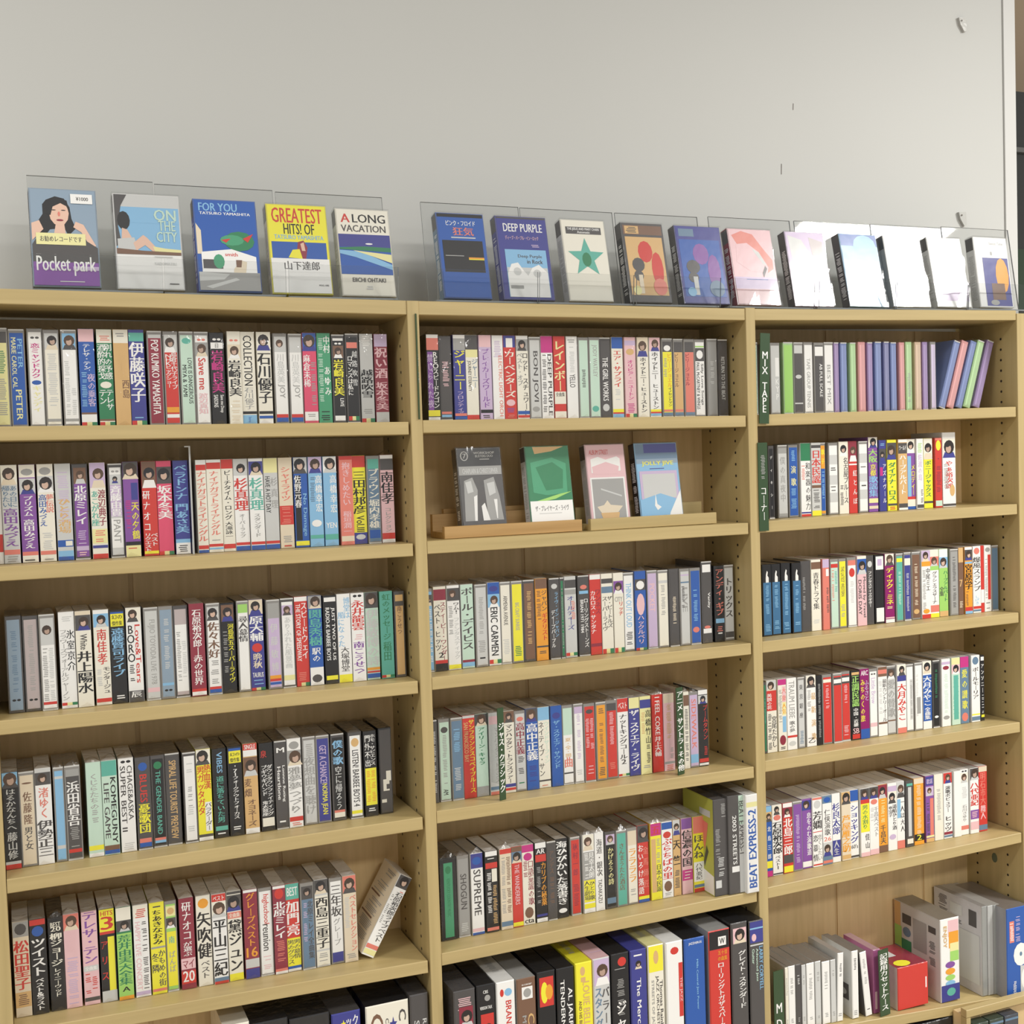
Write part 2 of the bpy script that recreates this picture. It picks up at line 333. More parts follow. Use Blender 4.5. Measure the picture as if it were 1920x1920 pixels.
row(0, 2, '''
@17 d q 12-80#u/m 86-92&K
@49 d z 6-80#g/m 88-92&K
@80 c W 0-30@s 33-92#g/l 33-92#s/r 93-96:R
@117 f W 4-10#s 18-62=氷室京介:K/r 18-92=フラワーズフォーアルジャーノン:g/l 94-97%x
@148 f w 0-4:e 4-20@k 24-40~White:k/m 42-86=井上陽水:K
@182 f w 0-4:W 4-18@b 20-58=南佳孝:R/m 60-88=モンタージュ:k/r 62-80#s/l 93-97:R
@212 k K 0-2:B 2-16:Y 3-8^幻の:K 10-15^傑作集:K 18-72=遠藤賢司ライブ:b 92-97#W
@243 f W 0-15@w 16-86:W 18-58=BORO:K/l 16-82~Love&Tears:R/r 60-78#K/l 88-100:k 89-95^辰:W
@276 c s 10-84~FUJIO_TOYODA_LIVE_1978:g 88-93:p
@304 c q 10-70#s/m 84-87:b 90-95&K
@331 d z 18-96:W 24-84#g/l 35-80#s/r
@361 f M 6-88=石原裕次郎ー赤の世界:W/m 92-95:R 95-99:W
@392 c W 0-16@s 18-60=佐々木好:m 62-90#g 93-96:R 96-100:B
@419 k K 0-19@m 22-90=河島英五スーパーライヴ:Y/r 30-78#g/l 92-96#W
@450 c W 0-10:l 14-44=尋人慕情:k
@473 f N 0-16@e 18-46=原大輔:W 48-58!R 59-76=晩秋:e/m 80-86^TAURUS:W 88-94#b 97-100%x
@505 c v 0-18:g 22-84=伊藤敏博:s/m 86-90:O 90-93:R 94-97:B
@531 d W 4-16@v 18-80=ありふれた風景画:s/m 88-94:y
@558 f R 0-5:W 6-70=スピードウェイ:W/r 8-72~THE_STORY_OF_SPEEDWAY:W/l 84-94#r 96-100%x
@583 f B 0-14@g 15-56=関島秀樹:T 58-74=駅の:W/m 80-82:W 82-100:W 88-97!k
@611 k K 0-5:W 12-74~JUST_TWO_OF_US:W/r 12-74~RADIO-K_BARBEE_BOYS:W/l 92-97:Y
@637 f W 4-28=博堂は:b/r 20-60=風になった:b/l 60-88=大塚博堂:k/m 91-100:Y
@663 f W 1-5&K 8-42=永井龍雲:R 46-53#p 55-92=南こうせつ:V
@690 f t 0-18@k 20-84=伊藤敏博の詩:s 86-89:O 90-92:R 93-98:B
@717 f G 0-100:T 3-56=虹のメッセージ:G/m 58-80=稲田:G/m 96-99%x
@744 w14 d o 8-14:k 14-50=南こうせつ:m/m 52-84=ひとりごと:o/m
''', 'cassettes on the third shelf of the left bay', 765)
row(0, 3, '''
@9 f K 0-16@b 17-60=はるかなんちへ:s/m 62-90=藤山修:s/m 92-95:s 95-100:R
@42 c e 8-10!m 18-56=佐藤隆:m/m 58-84=男と女:k/m
@73 f W 0-4:s 4-17@k 20-52=渚ゆく:r/m 54-92=伊勢正三:k
@107 w12 c b 6-9:s 84-88:s
@128 c k 0-8:g 14-64=浜田省吾:W 65-88#g 90-94:R
@168 f t 12-50=くじらたちの:g/m 50-66#g/m 88-93:Y 96-100:W
@197 f t 0-16:T 18-88~KOMEGUNY:K/r 20-86~LIFE_GAME:k/l 90-95:m 95-99:B
@229 f W 1-6&K 8-66~CHAGE&ASKA:k/r 8-78~SUPER_BEST_II:k/l 90-98#s
@260 d k 2-12!B 16-48~BLUES:R 50-84=憂歌団:Y 90-95:r 95-100:B
@289 d K 3-12!G 14-88~THE_GENDER_BAND:T/m 92-95:r 95-98:b
@316 d k 4-96~SPIRAL_LIFE_TOURIST_PREVIEW:o
@348 d W 8-20#s 36-60#g/m 60-70#s 80-90#s
@374 f Y 0-17@w 18-72=男ガッタガタ:R/l 17-44=熱血漢:R/r 58-90:W/r 59-89=バラクーダー:k/r 93-96:k 96-100:W
@404 k K 2-26~VIBES:b/m 30-84=道に落ちていた男:T/m 88-93:T 95-98#W
@433 k K 0-3:B 3-17:Y 5-9^幻の:K 11-16^傑作集:K 20-82='71フォークアウトフォーカス:W/m 90-95#W
@462 f o 0-7:R 1-6^SINGLE:W 7-14:W 15-36@m 38-60=麦畑:m/l 62-92=オヨネーズ:m/m 94-100:W
@492 k K 2-20=泉:R/l 24-84=ダウンタウンファイティング:W/r 24-60=ブギウギバンド:W/l 66-84=鬼太鼓座:W/l 86-96:w
@520 d k 4-10^M:W 16-80~Lonnne_Ruting:W/r 24-70~Heartlone:W/l 92-96#W
@544 f W 3-12!g 13-30@g 32-84=雅夢夢つづり:g 88-93:R 94-98#r
@573 c s 2-20#g 20-90=夜想曲を聴け:g
@598 c N 8-54~GET_A_CHANCE!:v 55-92~NORMA_JEAN:Y
@626 d K 4-34=僕の歌:b 36-90=空に帰ろう:s/m 90-93:r 93-99:w
@658 d W 3-14!o 18-88~LISTEN!_BARBEE_BOYS_4:K 93-97:Y
@686 k K 2-42=門外不出:W/l 2-40=ホモ・サピエンス:W/r 43-88:Y 46-84#O/l 46-84#O/r 91-96#W
@715 k k 50-62:w/r 60-74:w/m 66-72:k/r 84-88:w/l
''', 'cassettes on the fourth shelf of the left bay', 742)
row(0, 4, '''
@31 f e 0-16:g 2-14!k 20-72=松田聖子:R 74-90:o 76-88#m
@63 f K 0-6:R 7-18!B 20-60=ツイスト:W 62-96=ベスト&ラスト:W
@97 k K 3-8^BEST:w 8-13^20:w 15-52=柳ジョージ:w 54-86=レイニーウッド:w/m 92-97#W
@126 f p 0-17@r 18-40#p 42-96#v
@160 f p 0-56=テレサ・テン:V 58-64:s 59-63^全曲集:W 66-88#R/l 66-88#R/r 92-96:k
@193 f K 0-24:Y 2-7^HITS:R 8-22^3:R 24-27:R 30-80=アリス:R/l 30-88:Y/r 88-100:s
@224 f G 0-14:w 14-26@k 28-100:l 30-84=荒井由実大全集:G 86-91^A:K 96-100:O
@256 f W 0-14:w 4-14#R 18-92~HAPPY_LIVE_CONCERT:p/l 18-92#k/r 94-98:v
@287 f Y 3-6#k 8-46=ちあきなおみ:K 48-50:g 52-92=かもめの街:k/r 54-78=冬隣:k/l 94-97:r
@315 w14 c l 2-14:y 4-12!o 16-28@k 32-96:Y 34-50=南:T/m 55-80=ばんば:g/m
@342 f M 4-46=研ナオコ:W/m 48-64=が選ぶ:W/m 66-78:p 68-77^マイ:M 80-94:R 80-92^20:W
@374 f w 3-14!O 18-70=矢吹健:K 72-92=ベスト:k/m
@403 f W 0-8:R 2-7^ベスト:W 8-26@w 28-92=平山三紀:K 93-97:u 97-100:R
@432 f w 0-3:k 4-22@k 23-30:r 24-29^全曲集:w 32-90=黛ジュン:K 92-100:Y
@462 f M 0-3:W 4-64=グレープベスト:O/m 65-76^16:O 78-88:s 89-100:N
@490 c W 4-40~highschool:R 40-72~reunion:k 76-95#p
@517 f M 0-3:W 3-15!R 18-60=北原ミレイ:W 62-88#r 94-97:r 97-100:W
@541 f R 0-18:T 4-14^BEST:W 20-60=加門亮:W 62-94:Y 64-92=男のグラス:k/l 64-86=男の慕情:k/r 94-97:B 97-100:W
@568 c u 0-16@k 18-90=北原ミレイ全曲集:k/r 20-70#v/l
@595 f s 0-16@k 18-80:w 20-79=西島三重子:K 82-98:w 84-94#g
@623 c W 4-44=三年坂:k 46-80=グレープ:g/m 88-100:N
@648 f e 0-20@r 22-88=ベストセレクション:r/r 24-60#s/l 90-96#g
''', 'cassettes on the fifth shelf of the left bay', 675, more=1)
row(1, 0, '''
@804 f K 0-4:W 4-18:r 20-86=REOスピードワゴン:W/r 20-92:V/l 22-86=禁じられた夜:v/l 88-95:Y 96-100:W
@827 d k 28-60#p 92-95:r 96-99:b
@854 f N 0-4:W 4-18:g 18-64=ジャーニー:Y 66-94=フロンティア:v/m 92-95:r 96-99:B
@877 f w 0-17:k 17-26:y 28-62=ジャーニー:u/r 30-66~JOURNEY_ETERNITY:k/l 94-100:R
@902 f v 0-14:p 16-86=ブレイカーズワールド:V/m 16-40#v/r 88-92:K 94-98#K
@927 f W 4-26#v 24-96~ELECTRIC_LIGHT_ORCH:r/r
@948 f R 0-14:N 3-14:W/m 18-74=カーペンターズ:w 76-84!p 86-92#V 94-98#r
@972 f w 0-4:W 4-18@g 20-96=ロッド・スチュワート:k/r 20-60=ベスト・オブ:g/l 90-94:B 95-98:R
@995 c s 10-84~BON_JOVI:k 86-93!g
@1018 f W 0-20:P 22-96~DEEP_PURPLE:k/r 22-92#k/l
@1042 f R 5-66=レインボー:y 67-82:w 68-73^全曲集:K 84-90:R 91-99:w
@1066 f W 46-62~YELLO:k 3-8#g 12-44#s/m
@1087 w16 c t 38-62#k/m
@1107 c t 6-48~JODY_WATLEY:g 86-94!T
@1128 d k 22-80~THE_GIRL_WORKS:W 84-94!s
@1151 f w 0-14:B 16-62=エア・サプライ:R 64-78#s/m 89-93:Y 93-95:R 95-100:b
@1175 f p 4-10:v 14-22!o 28-78=オリビア・ニュートン:P/m 82-94#P 95-100%x
@1198 f w 0-24@e 25-94=ホイットニー・ヒューストン:k
@1221 f W 0-17@p 18-52=ホイットニー:k 58-90=ヒューストン:k/m 90-93:Y 93-95:R 95-98:b
@1245 c Y 0-14:k 5-13!W 16-62=ビリージョエル:O/r 20-50#g/l 62-88=イノセントマン:k/r 92-95:r 96-100:u
@1266 c o 0-14:k 16-62=ビリージョエル:m/l 64-88:o 92-95:r 96-100:u
@1285 c r 0-14:k 16-60=ビリージョエル:M/l 92-95:r 96-100:u
@1305 c W 5-7:l 8-26:k 11-23!W 28-92~PAUL_McCARTNEY_&_WINGS:K/l 28-88~Silly_Love_Songs:k/r
@1328 c g 24-60#s/m
@1350 d k 20-80~RETURN_TO_THE_BEAT:s/m
''', 'cassettes on the top shelf of the middle bay', 1369)
row(1, 2, '''
@806 w10 c b 4-18@k 22-90#W
@817 f w 3-16:M 18-88=スティービー・ワンダー:M/r 20-76=ベスト・ヒッツ:k/l 78-84^2:K 87-91:R 91-100:K
@843 f W 3-18@k 20-34=ワム!:k/r 22-60#g/l 38-88=ファンタスティック:s/r 94-99:Y
@869 f s 0-100:t 4-78=ポール・デイビス:k 90-93:M 93-98:b
@894 c s 10-60#g/m 68-84#g 89-93#K
@919 f W 0-14:B 4-11!N 14-30@b 30-88~ERIC_CARMEN:K 93-98%x
@942 c w 14-52~ARMENIA_AVENUE:k/m 70-90#s
@963 c Y 4-8#k 24-60~BIG_CRAFT_SUNRISE:g/m 80-96#G
@985 d m 10-80#o/m
@1008 f O 0-12:m 14-40=ジャパン:k/r 14-50#m/l 42-76=ギタリスト:R/r 82-84:k 86-92#k
@1033 d k 3-10!s 14-74=ライヴ・イン・ジャパン:b/r 38-88=ディープパープル:W/l
@1053 w8 d G 10-90#g
@1062 f s 4-14:k 16-22:g 24-66=オールディーズ:N/m 30-55#r/r 94-98%x
@1088 d k 8-14!r 16-20:b 26-92=ローリングストーンズ:W/r 28-72~BRIAN_1971_1984:W/l
@1110 f R 0-6:W 20-74=カルロス・サンタナ:W/l 18-50=ワンネス:M/r 86-90:M
@1131 f w 6-12:k 16-24:u 28-72=スーパーライヴ:k/l 28-68=ザ・ビートルズ:k/r 94-100%x
@1153 f w 10-26@V 30-36^CITY:g 36-54=リッチ:R/r 94-100%x
@1172 c W 10-70~THINK_OUT_LOUD:b 76-94#K
@1193 f B 10-24:k 12-23!W 28-56!p 56-92=ハックルベリ:p/m 97-100%x
@1217 c v 14-52~POCKET:p 54-90#v
@1237 c w 10-14:s 16-60#g/m
@1258 d k 34-74#e/m
@1277 c s 4-6:v 14-16:u 18-60~LIVE:g 20-50#k/l
@1296 c B 26-70#b/m 78-86!r
@1318 h116 d k 0-10:W 36-58~Vanity:W/r 80-84!r 84-90:W
@1342 k K 2-66=アンディ・ギブ:r 70-76:b 80-88#r 88-92#W
@1361 c s 14-70=トリックス:k 90-98:k
''', 'cassettes on the third shelf of the middle bay', 1380)
row(1, 3, '''
@812 w9 d k 10-90#s
@827 c t 6-14!k 16-80#g/m 87-94~AM:K
@849 c u 0-100:u 10-40#b 60-90#s
@872 f R 0-3:s 5-94=サンフランシスコベイブルース:Y/r 8-56~SAN_FRANCISCO_BAY:o/l
@896 f t 0-14@k 16-62=アイリーン・キャラ:G 88-100:g
@921 w15 f s 4-14:p 18-86=マンハッタン・トランス:g/r 90-94:u 96-100:r
@948 f w 0-14@m 16-88=マンハッタン・トランスファー:k 89-93:N 94-97:R
@969 c s 4-10!r 12-54=高中正義:M 56-80#k 90-96#G
@990 f B 0-16@k 18-64=高中正義:W 70-90#N
@1013 f w 0-16:b 18-86=ネイティブ・サン:k/l 18-70=ウインドサーフィン:t/r 90-92:k 94-98#r
@1037 f B 8-16!N 18-78=ザ・スクエア・サウンド:b/m
@1058 c W 0-36:t 40-66=夏・全・開:o/m 66-80=曲:r 86-88:k
@1079 w15 c W 0-9:v 10-70#v/m 84-94#s
@1098 c R 4-10!k 16-56#p/l 16-60#p/r 80-92#p
@1120 c O 4-12#m 24-78#m/m 84-96#k
@1140 c R 0-10:k 12-56#p/m 80-92#r
@1162 f W 0-17:R 3-15^ベスト:W 20-84=ナットキングコール2:k 96-99%x
@1183 f N 0-14:y 16-94=ザ・スクエア・ライヴ:W
@1203 f y 4-15:N 17-62=高橋竹山:K/r 20-50#o/l 62-86#K/r 88-97#g
@1227 f R 3-52~I_FEEL_COKE:W/m 54-80=井上大輔:W/m
@1248 w17 f p 0-12:e 14-60#o/m 70-86#g/r 88-91:g 92-99#r
@1284 w9 f w 4-18:m 20-90#k
@1295 c v 6-76~SIDEWALK:r 84-96:b
@1313 f K 0-6:W 7-18@s 20-66=ブームタウン:R/r 68-86#R/r 90-95:R 96-99:W
''', 'cassettes on the fourth shelf of the middle bay', 1331)
row(1, 4, '''
@829 w23 h111 k K 4-98:j/20,80 8-18!G/28,72 24-72~KENTUCKY_COUNTRY_MUSIC:G/36,64
@862 c g 20-66~SHOGUN:k 84-96#s
@887 f W 0-18:N 4-14!B 20-76~SUPREME:k 92-96:p 97-100:B
@914 f K 0-6:W 6-14#W 14-21:R 22-38:w/r 26-76#W/l 40-90#o/r 94-98:r
@941 f e 0-6:R 10-80#g/l 10-80#m/r 90-96:u
@963 w16 f R 0-6:m 6-20@u 22-72~THE_WANDERERS:p/m 94-99:Y
@983 f w 0-9:P 10-20!P 20-76=口語童謡の歌:M/r 20-40#M/l 78-92!m 93-98^cta:K
@1008 f K 0-7:W 8-14^AR:W 15-24:R 25-80=カリブの秘薬:O/r 30-76#g/l 90-93:N 95-100:W
@1029 w15 d k 8-40=アンデス:m/m 44-80#m
@1047 f K 3-84=海ひびかいた落書き:W 88-94!W
@1074 w15 c R 4-50=秋村一郎:M/m 60-90#M
@1097 f W 0-20@w 22-58:g 23-56=見幸太朗:W/r 23-56#W/l 58-86:Y 59-84=人生劇場:k/l 60-84=ひとり歌:k/r 88-94:Y
@1119 w14 f W 8-56=海道・銀次:k/m 60-90~TADAKAZU:k/m
@1138 d K 0-14@v 18-70=かげろうの詩:y/m 88-96:u
@1159 c T 14-80=さんまうたた酒店:m/m
@1179 c w 0-20:e 24-72=ララララ:O 76-90#g
@1199 f R 0-22@k 24-90=おいろけ落語:W/l 26-84=金馬師匠:r/r 92-96:Y 96-100:B
@1223 f Y 0-16:P 4-14^五:R 20-52#g/r 20-90:o/l 54-90=日本の民謡:k/r
@1244 f W 1-10:B 13-22!R 22-76=ぷらちばの里:R 78-92!m 93-97#g
@1265 w12 f o 0-20@s 22-64=天竺:K 66-90#k
@1281 f p 0-14:V 16-64=信濃の国:K 68-82:P 70-80#w 84-97#p
@1302 f Y 0-22:r 24-56=ほんね:k 60-86:W 62-84=八代亜紀:k/m 90-94:u 95-100:R
''', 'cassettes on the fifth shelf of the middle bay', 1322, more=3)
MIX = '''
@1417 w7 c t 4-96#T
@1447 c s 18-46:W/r 48-82=KYP:W/r
@1470 c l 14-94:l
@1491 c k 0-12:s 44-50!s 86-88:s
@1510 c W 20-94~TAPE_GROUP_TENNIS:g/m
@1528 c k 2-16:W 28-78~AB_FULL_SCALE:W/r
@1547 c W 30-90~BEST_MIX:g/m
@1566 w9 c V 0-100:V
@1579 w12 c B 0-100:B
@1596 w11 c l 0-100:l
@1611 w13 c r 0-100:r
@1628 w10 c V 0-100:V
@1642 w12 c B 0-100:B
@1659 w10 c N 0-100:B
@1673 w11 c B 0-100:B
@1688 w10 c r 0-100:r
@1701 w12 c l 0-100:t 44-90#g
@1718 w12 c o 0-100:o
@1733 w10 c V 0-100:V
@1746 w11 c v 0-100:s
'''
row(2, 0, MIX, 'mix tapes on the top shelf of the right bay', 1760, mix=1, more=5)
row(2, 1, '''
@1417 w6 c W 10-96#k
@1443 w10 d K 4-96=ディキシー:W/m
@1460 c g 8-96:s 12-80=僕の真夜中:g/m
@1482 c B 4-20#b/m 24-60=演歌:y/m 60-90#b
@1503 f W 0-24:G 26-92=和楽器の魅力:k/r 30-50#r/l 94-96:N 97-100:R
@1523 f s 3-7:k 10-56=日本民謡:R 58-62:m 64-90#k 93-100:Y
@1541 w10 c O 3-30=歌子:Y 34-96:B 38-80#b
@1555 c W 14-28:s 30-42:W 32-38#k 44-58:s 60-68#k 70-84:s
@1575 f w 2-20@w 22-86=名古屋ブルース:k/r 60-88#k/l
@1594 w15 f R 0-28@M 31-33:W 38-90=紅とんぼ:W/r
@1611 c W 14-28:s 30-38#k 44-56:s 60-64#k 68-82:s
@1631 h114 f V 0-14@w 16-34=大阪:l 36-52=京都:Y/m 52-80=歌謡集:b 82-88:y 92-96:e
@1650 w13 f N 4-8#b 12-30@k 32-90=アズナヴール:W/r 38-50:P/l
@1665 f Y 0-4:Y 4-28@k 32-86=ダイアナ・ロス:G 90-93:k 94-99#R
@1686 f o 0-100:o 0-4:W 5-20:k 6-18^ワールド:W 22-78=ハーブアルパート:W 91-97:k 97-100:W
@1704 f V 0-20@w 24-96:b/l 36-80=メロディー:Y/r 82-86:R 86-97:w 96-100:B
@1720 w13 f W 6-20#l 22-60=佐渡の島:v/m 72-92#k/r 94-99:k
@1735 f Y 0-30@w 32-84=ポニージャックス:G 90-93:k 94-99#R
@1755 w13 f R 0-3:r 3-18!Y 26-34=・:M 40-80#M 90-98:t
@1770 w26 h117 f W 8-34@w 38-76=やぁ裕次郎:R/m 42-78#g/l 70-86!o/r 90-93#g 96-99:k
''', 'cassettes on the second shelf of the right bay', 1802)
row(2, 2, '''
@1432 w16 k x 0-24:K $W:38,12;50,7;62,9;56,14;72,17;72,24;34,24;34,18 28-70#b/m 84-95#b
@1450 w16 k x 0-24:K $W:38,12;50,7;62,9;56,14;72,17;72,24;34,24;34,18 28-66#b/m 80-93#b
@1468 w16 k x 0-24:K $W:38,12;50,7;62,9;56,14;72,17;72,24;34,24;34,18 28-76#b/m 84-95#b
@1487 w16 k x 0-24:K $W:38,12;50,7;62,9;56,14;72,17;72,24;34,24;34,18 28-72#b/m 82-90#b
@1505 d k 4-96:k 20-70#g/l
@1524 f w 3-13:m 18-70=青春ドラマ集:k/m 84-90#s
@1544 w12 f r 0-12:v 14-24:W/r 40-76#k/r
@1559 c t 3-9:R 12-60#r/l 12-46#T/r
@1575 w14 c Y 8-54~THE_LATEST_WESTERN:k 66-86#g
@1591 c W 0-8:r 12-26!R 32-66#s/m
@1609 f p 0-4:w 4-26@B 34-84~DORIS_DAY:k/l 30-88~Moved_by_Travel:k/r
@1627 w15 d k 4-14!s 20-76=ファンタスティックギター:W/m
@1644 k K 0-20:W 4-14:v/m 78-99:W
@1661 f d 0-17@w 20-74=ディック・ミネ:Y 76-80#y 92-94:p 95-100:W
@1681 w14 c T 0-100:T 3-9:Y 24-76#t/m
@1697 w14 c N 5-16:w 28-88#s/m
@1712 c m 0-100:m 12-80#e/m 86-94!o
@1730 f W 0-16@v 16-23:O 26-60=中尾ミエ:k/r 28-90#g/l 86-93!O 94-100:R
@1747 f W 0-10:w 10-24@r 24-30:l 32-80=グラシェラスサーナ:k/m 82-92:r 94-100:Y
@1764 f l 0-12:W 12-28@b 32-78=ハーブアルパート:G/r 56-70=全集:k/l 92-100:o
@1783 c g 0-100:g 8-90#k/m
@1799 w10 f m 0-22:o 46-60=7:o 80-90#e
@1811 w15 f O 0-4:W 4-20@k 22-25:b 26-64=宮原学:K 66-88#m/l 90-96:R 96-100:b
@1826 f W 2-12!r 16-68=爆風スランプ:k 74-88=しげき:b/m 90-94:R 95-98:u
@1841 w7 f R 0-66:R 66-86:W 86-100:R
@1848 w14 f W 3-10!g 14-82:R/r 20-80#g/l 86-96#k
@1862 w14 c u 0-100:u
''', 'cassettes on the third shelf of the right bay', 1876)
row(2, 3, '''
@1433 w7 d G 20-60#T
@1440 f w 0-16@s 14-42:R 18-40=美貌の花:W/l 50-94=宮尾たかし:k/r 46-96#k/l
@1461 f w 0-8:P 10-50:p/r 11-32=大衆:r/r 32-50:y/r 34-49=人気:O/r 52-74:b/r 14-60#g/l 78-92!M 94-98#K
@1477 f W 4-56~TRAUM_LIEBE:g 60-76=歌の夢:k/m 80-83:R 88-95!s
@1497 w13 c s 0-100:s 4-60=東京銀座:k/m 76-96#u
@1515 f W 0-17@w 20-96=最新演歌:o/r 20-50#g/l 88-95^乙:K
@1534 w9 k K 10-90#g
@1545 c R 0-100:R 3-8:w 12-50#p/m
@1564 c R 0-100:R 2-14:k 5-11:W
@1581 c R 0-100:R 2-14:k 5-11:W 16-44#p/m 76-94#p
@1598 k K 0-4:o 5-52=正調民謡:l 54-82=中国・近畿:W/m 84-92^SB:p 93-100:R
@1615 f d 2-9^ARC:W 14-76=みちのくの旅:Y/l 16-46=ふるさと:v/r 86-100:B
@1632 w16 c W 2-6&k 10-50~Little_Brow:v 80-86:p
@1649 f W 0-14:m 4-10:r 18-80=最新カントリーオール:k/r 20-70#s/l 80-83:m
@1666 c s 0-16@k 18-76=愛の賛歌:g 80-82:m
@1684 f W 0-16@w 16-24:N 28-82=大月みやこ:R 92-100:r
@1702 w15 c W 4-96:W 20-84:s/r 22-82#g/r
@1717 w16 c W 14-80#s/l 50-76:g/m
@1733 f W 0-18@w 20-88:B 22-66=大月みやこ:W 68-86=全曲集:W
@1752 w14 d K 10-60#G/m 84-88!W
@1768 f W 4-8:v 10-16!M 20-80#t/m 84-90!g
@1787 f t 0-10:y 10-24@p 26-92:t 26-92:T/m 30-90#T
@1804 f u 0-16:P 18-80=愛の讃歌:Y/m 84-97!r
@1824 f W 2-14!u 18-66=ポールモーリア:k 88-90:Y 92-98:u
@1841 w9 k K 0-6:W 10-58=アンソニー:W 60-90#s 92-96:Y
''', 'cassettes on the fourth shelf of the right bay', 1850)
row(2, 4, '''
@1439 w12 f B 0-8:b 8-22@o 26-78=北島三郎:W/m 78-88:Y 92-100:P
@1450 f W 0-14@w 14-22!r 24-70=石原裕次郎:K 72-92=ベスト1:k/m 97-99:k
@1470 f R 0-6:W 6-20@M 22-74=北島三郎:W 74-86:k 86-90:R 90-99:Y
@1488 c V 0-100:V 16-90#v/m
@1507 f V 2-16@N 20-82=息をのむ演歌道:W/r 90-98:W
@1525 f W 0-3:r 4-16!s 20-46=芳嫻:k 49-50:R 52-94=恋慕情:k/l 54-92=恋くしたい:g/r 96-98:R
@1544 f s 0-100:u 2-10!B 11-68:W 20-58=仁侠演歌:k/m 60-66^26:r 68-88@s 94-98:r
@1563 w15 f W 14-60=杉良太郎:N 68-92:N 69-90=人生:s/m
@1580 f e 0-18@o 34-88=芦屋雁之助:O 92-98:o
@1597 w16 f W 0-16:B 16-18:e 22-78=ショッキング:N 80-86^60's:k 96-99:k
@1615 f W 0-16@k 16-22:R 22-64:Y 24-60=男の水割り:G/m 66-90=佳山:k/r 94-100:p
@1632 f W 0-17@k 18-26!r 30-74=千昌夫ベスト:g/r 30-50#s/l 92-100:p
@1650 f O 0-20@M 22-60#y/m 60-88=千昌夫:k/m 90-100:m
@1667 f W 0-4:W 4-12:v 12-30@w 34-50=春山洋子:k/l 32-70=湯船ひとり酒:k/r 76-84!v
@1684 w15 f W 0-24@s 26-76=一人は大人:k/r 26-54:b/l 88-100:r
@1700 w15 d T 4-100:k 6-86:s/m 90-98:w
@1716 w19 f O 0-8:e 10-84#e/m 84-94:K 85-93^2:Y
@1739 w16 f V 1-14:N 4-12^歌謡:v 16-30@v 34-90:r/r 40-92#k/l 90-93:y 94-100:o
@1755 f w 20-70#g/m
@1772 f W 0-16@R 20-60=演歌ポピュラー:k 66-90=ヒッツ:k 90-94:M 95-98:u
@1790 w14 f W 0-100:W
@1804 w16 f W 1-4&K 5-20@w 24-44#s 54-80=石川さゆり:g/m 86-92:r
@1820 f W 0-18@k 22-58=八代亜紀:R 64-78:V 66-76#p 82-94:p
@1837 f R 0-8:e 9-72=明石市大橋:r/m 60-82=舞人:p/m 90-98:u
''', 'cassettes on the fifth shelf of the right bay', 1854)
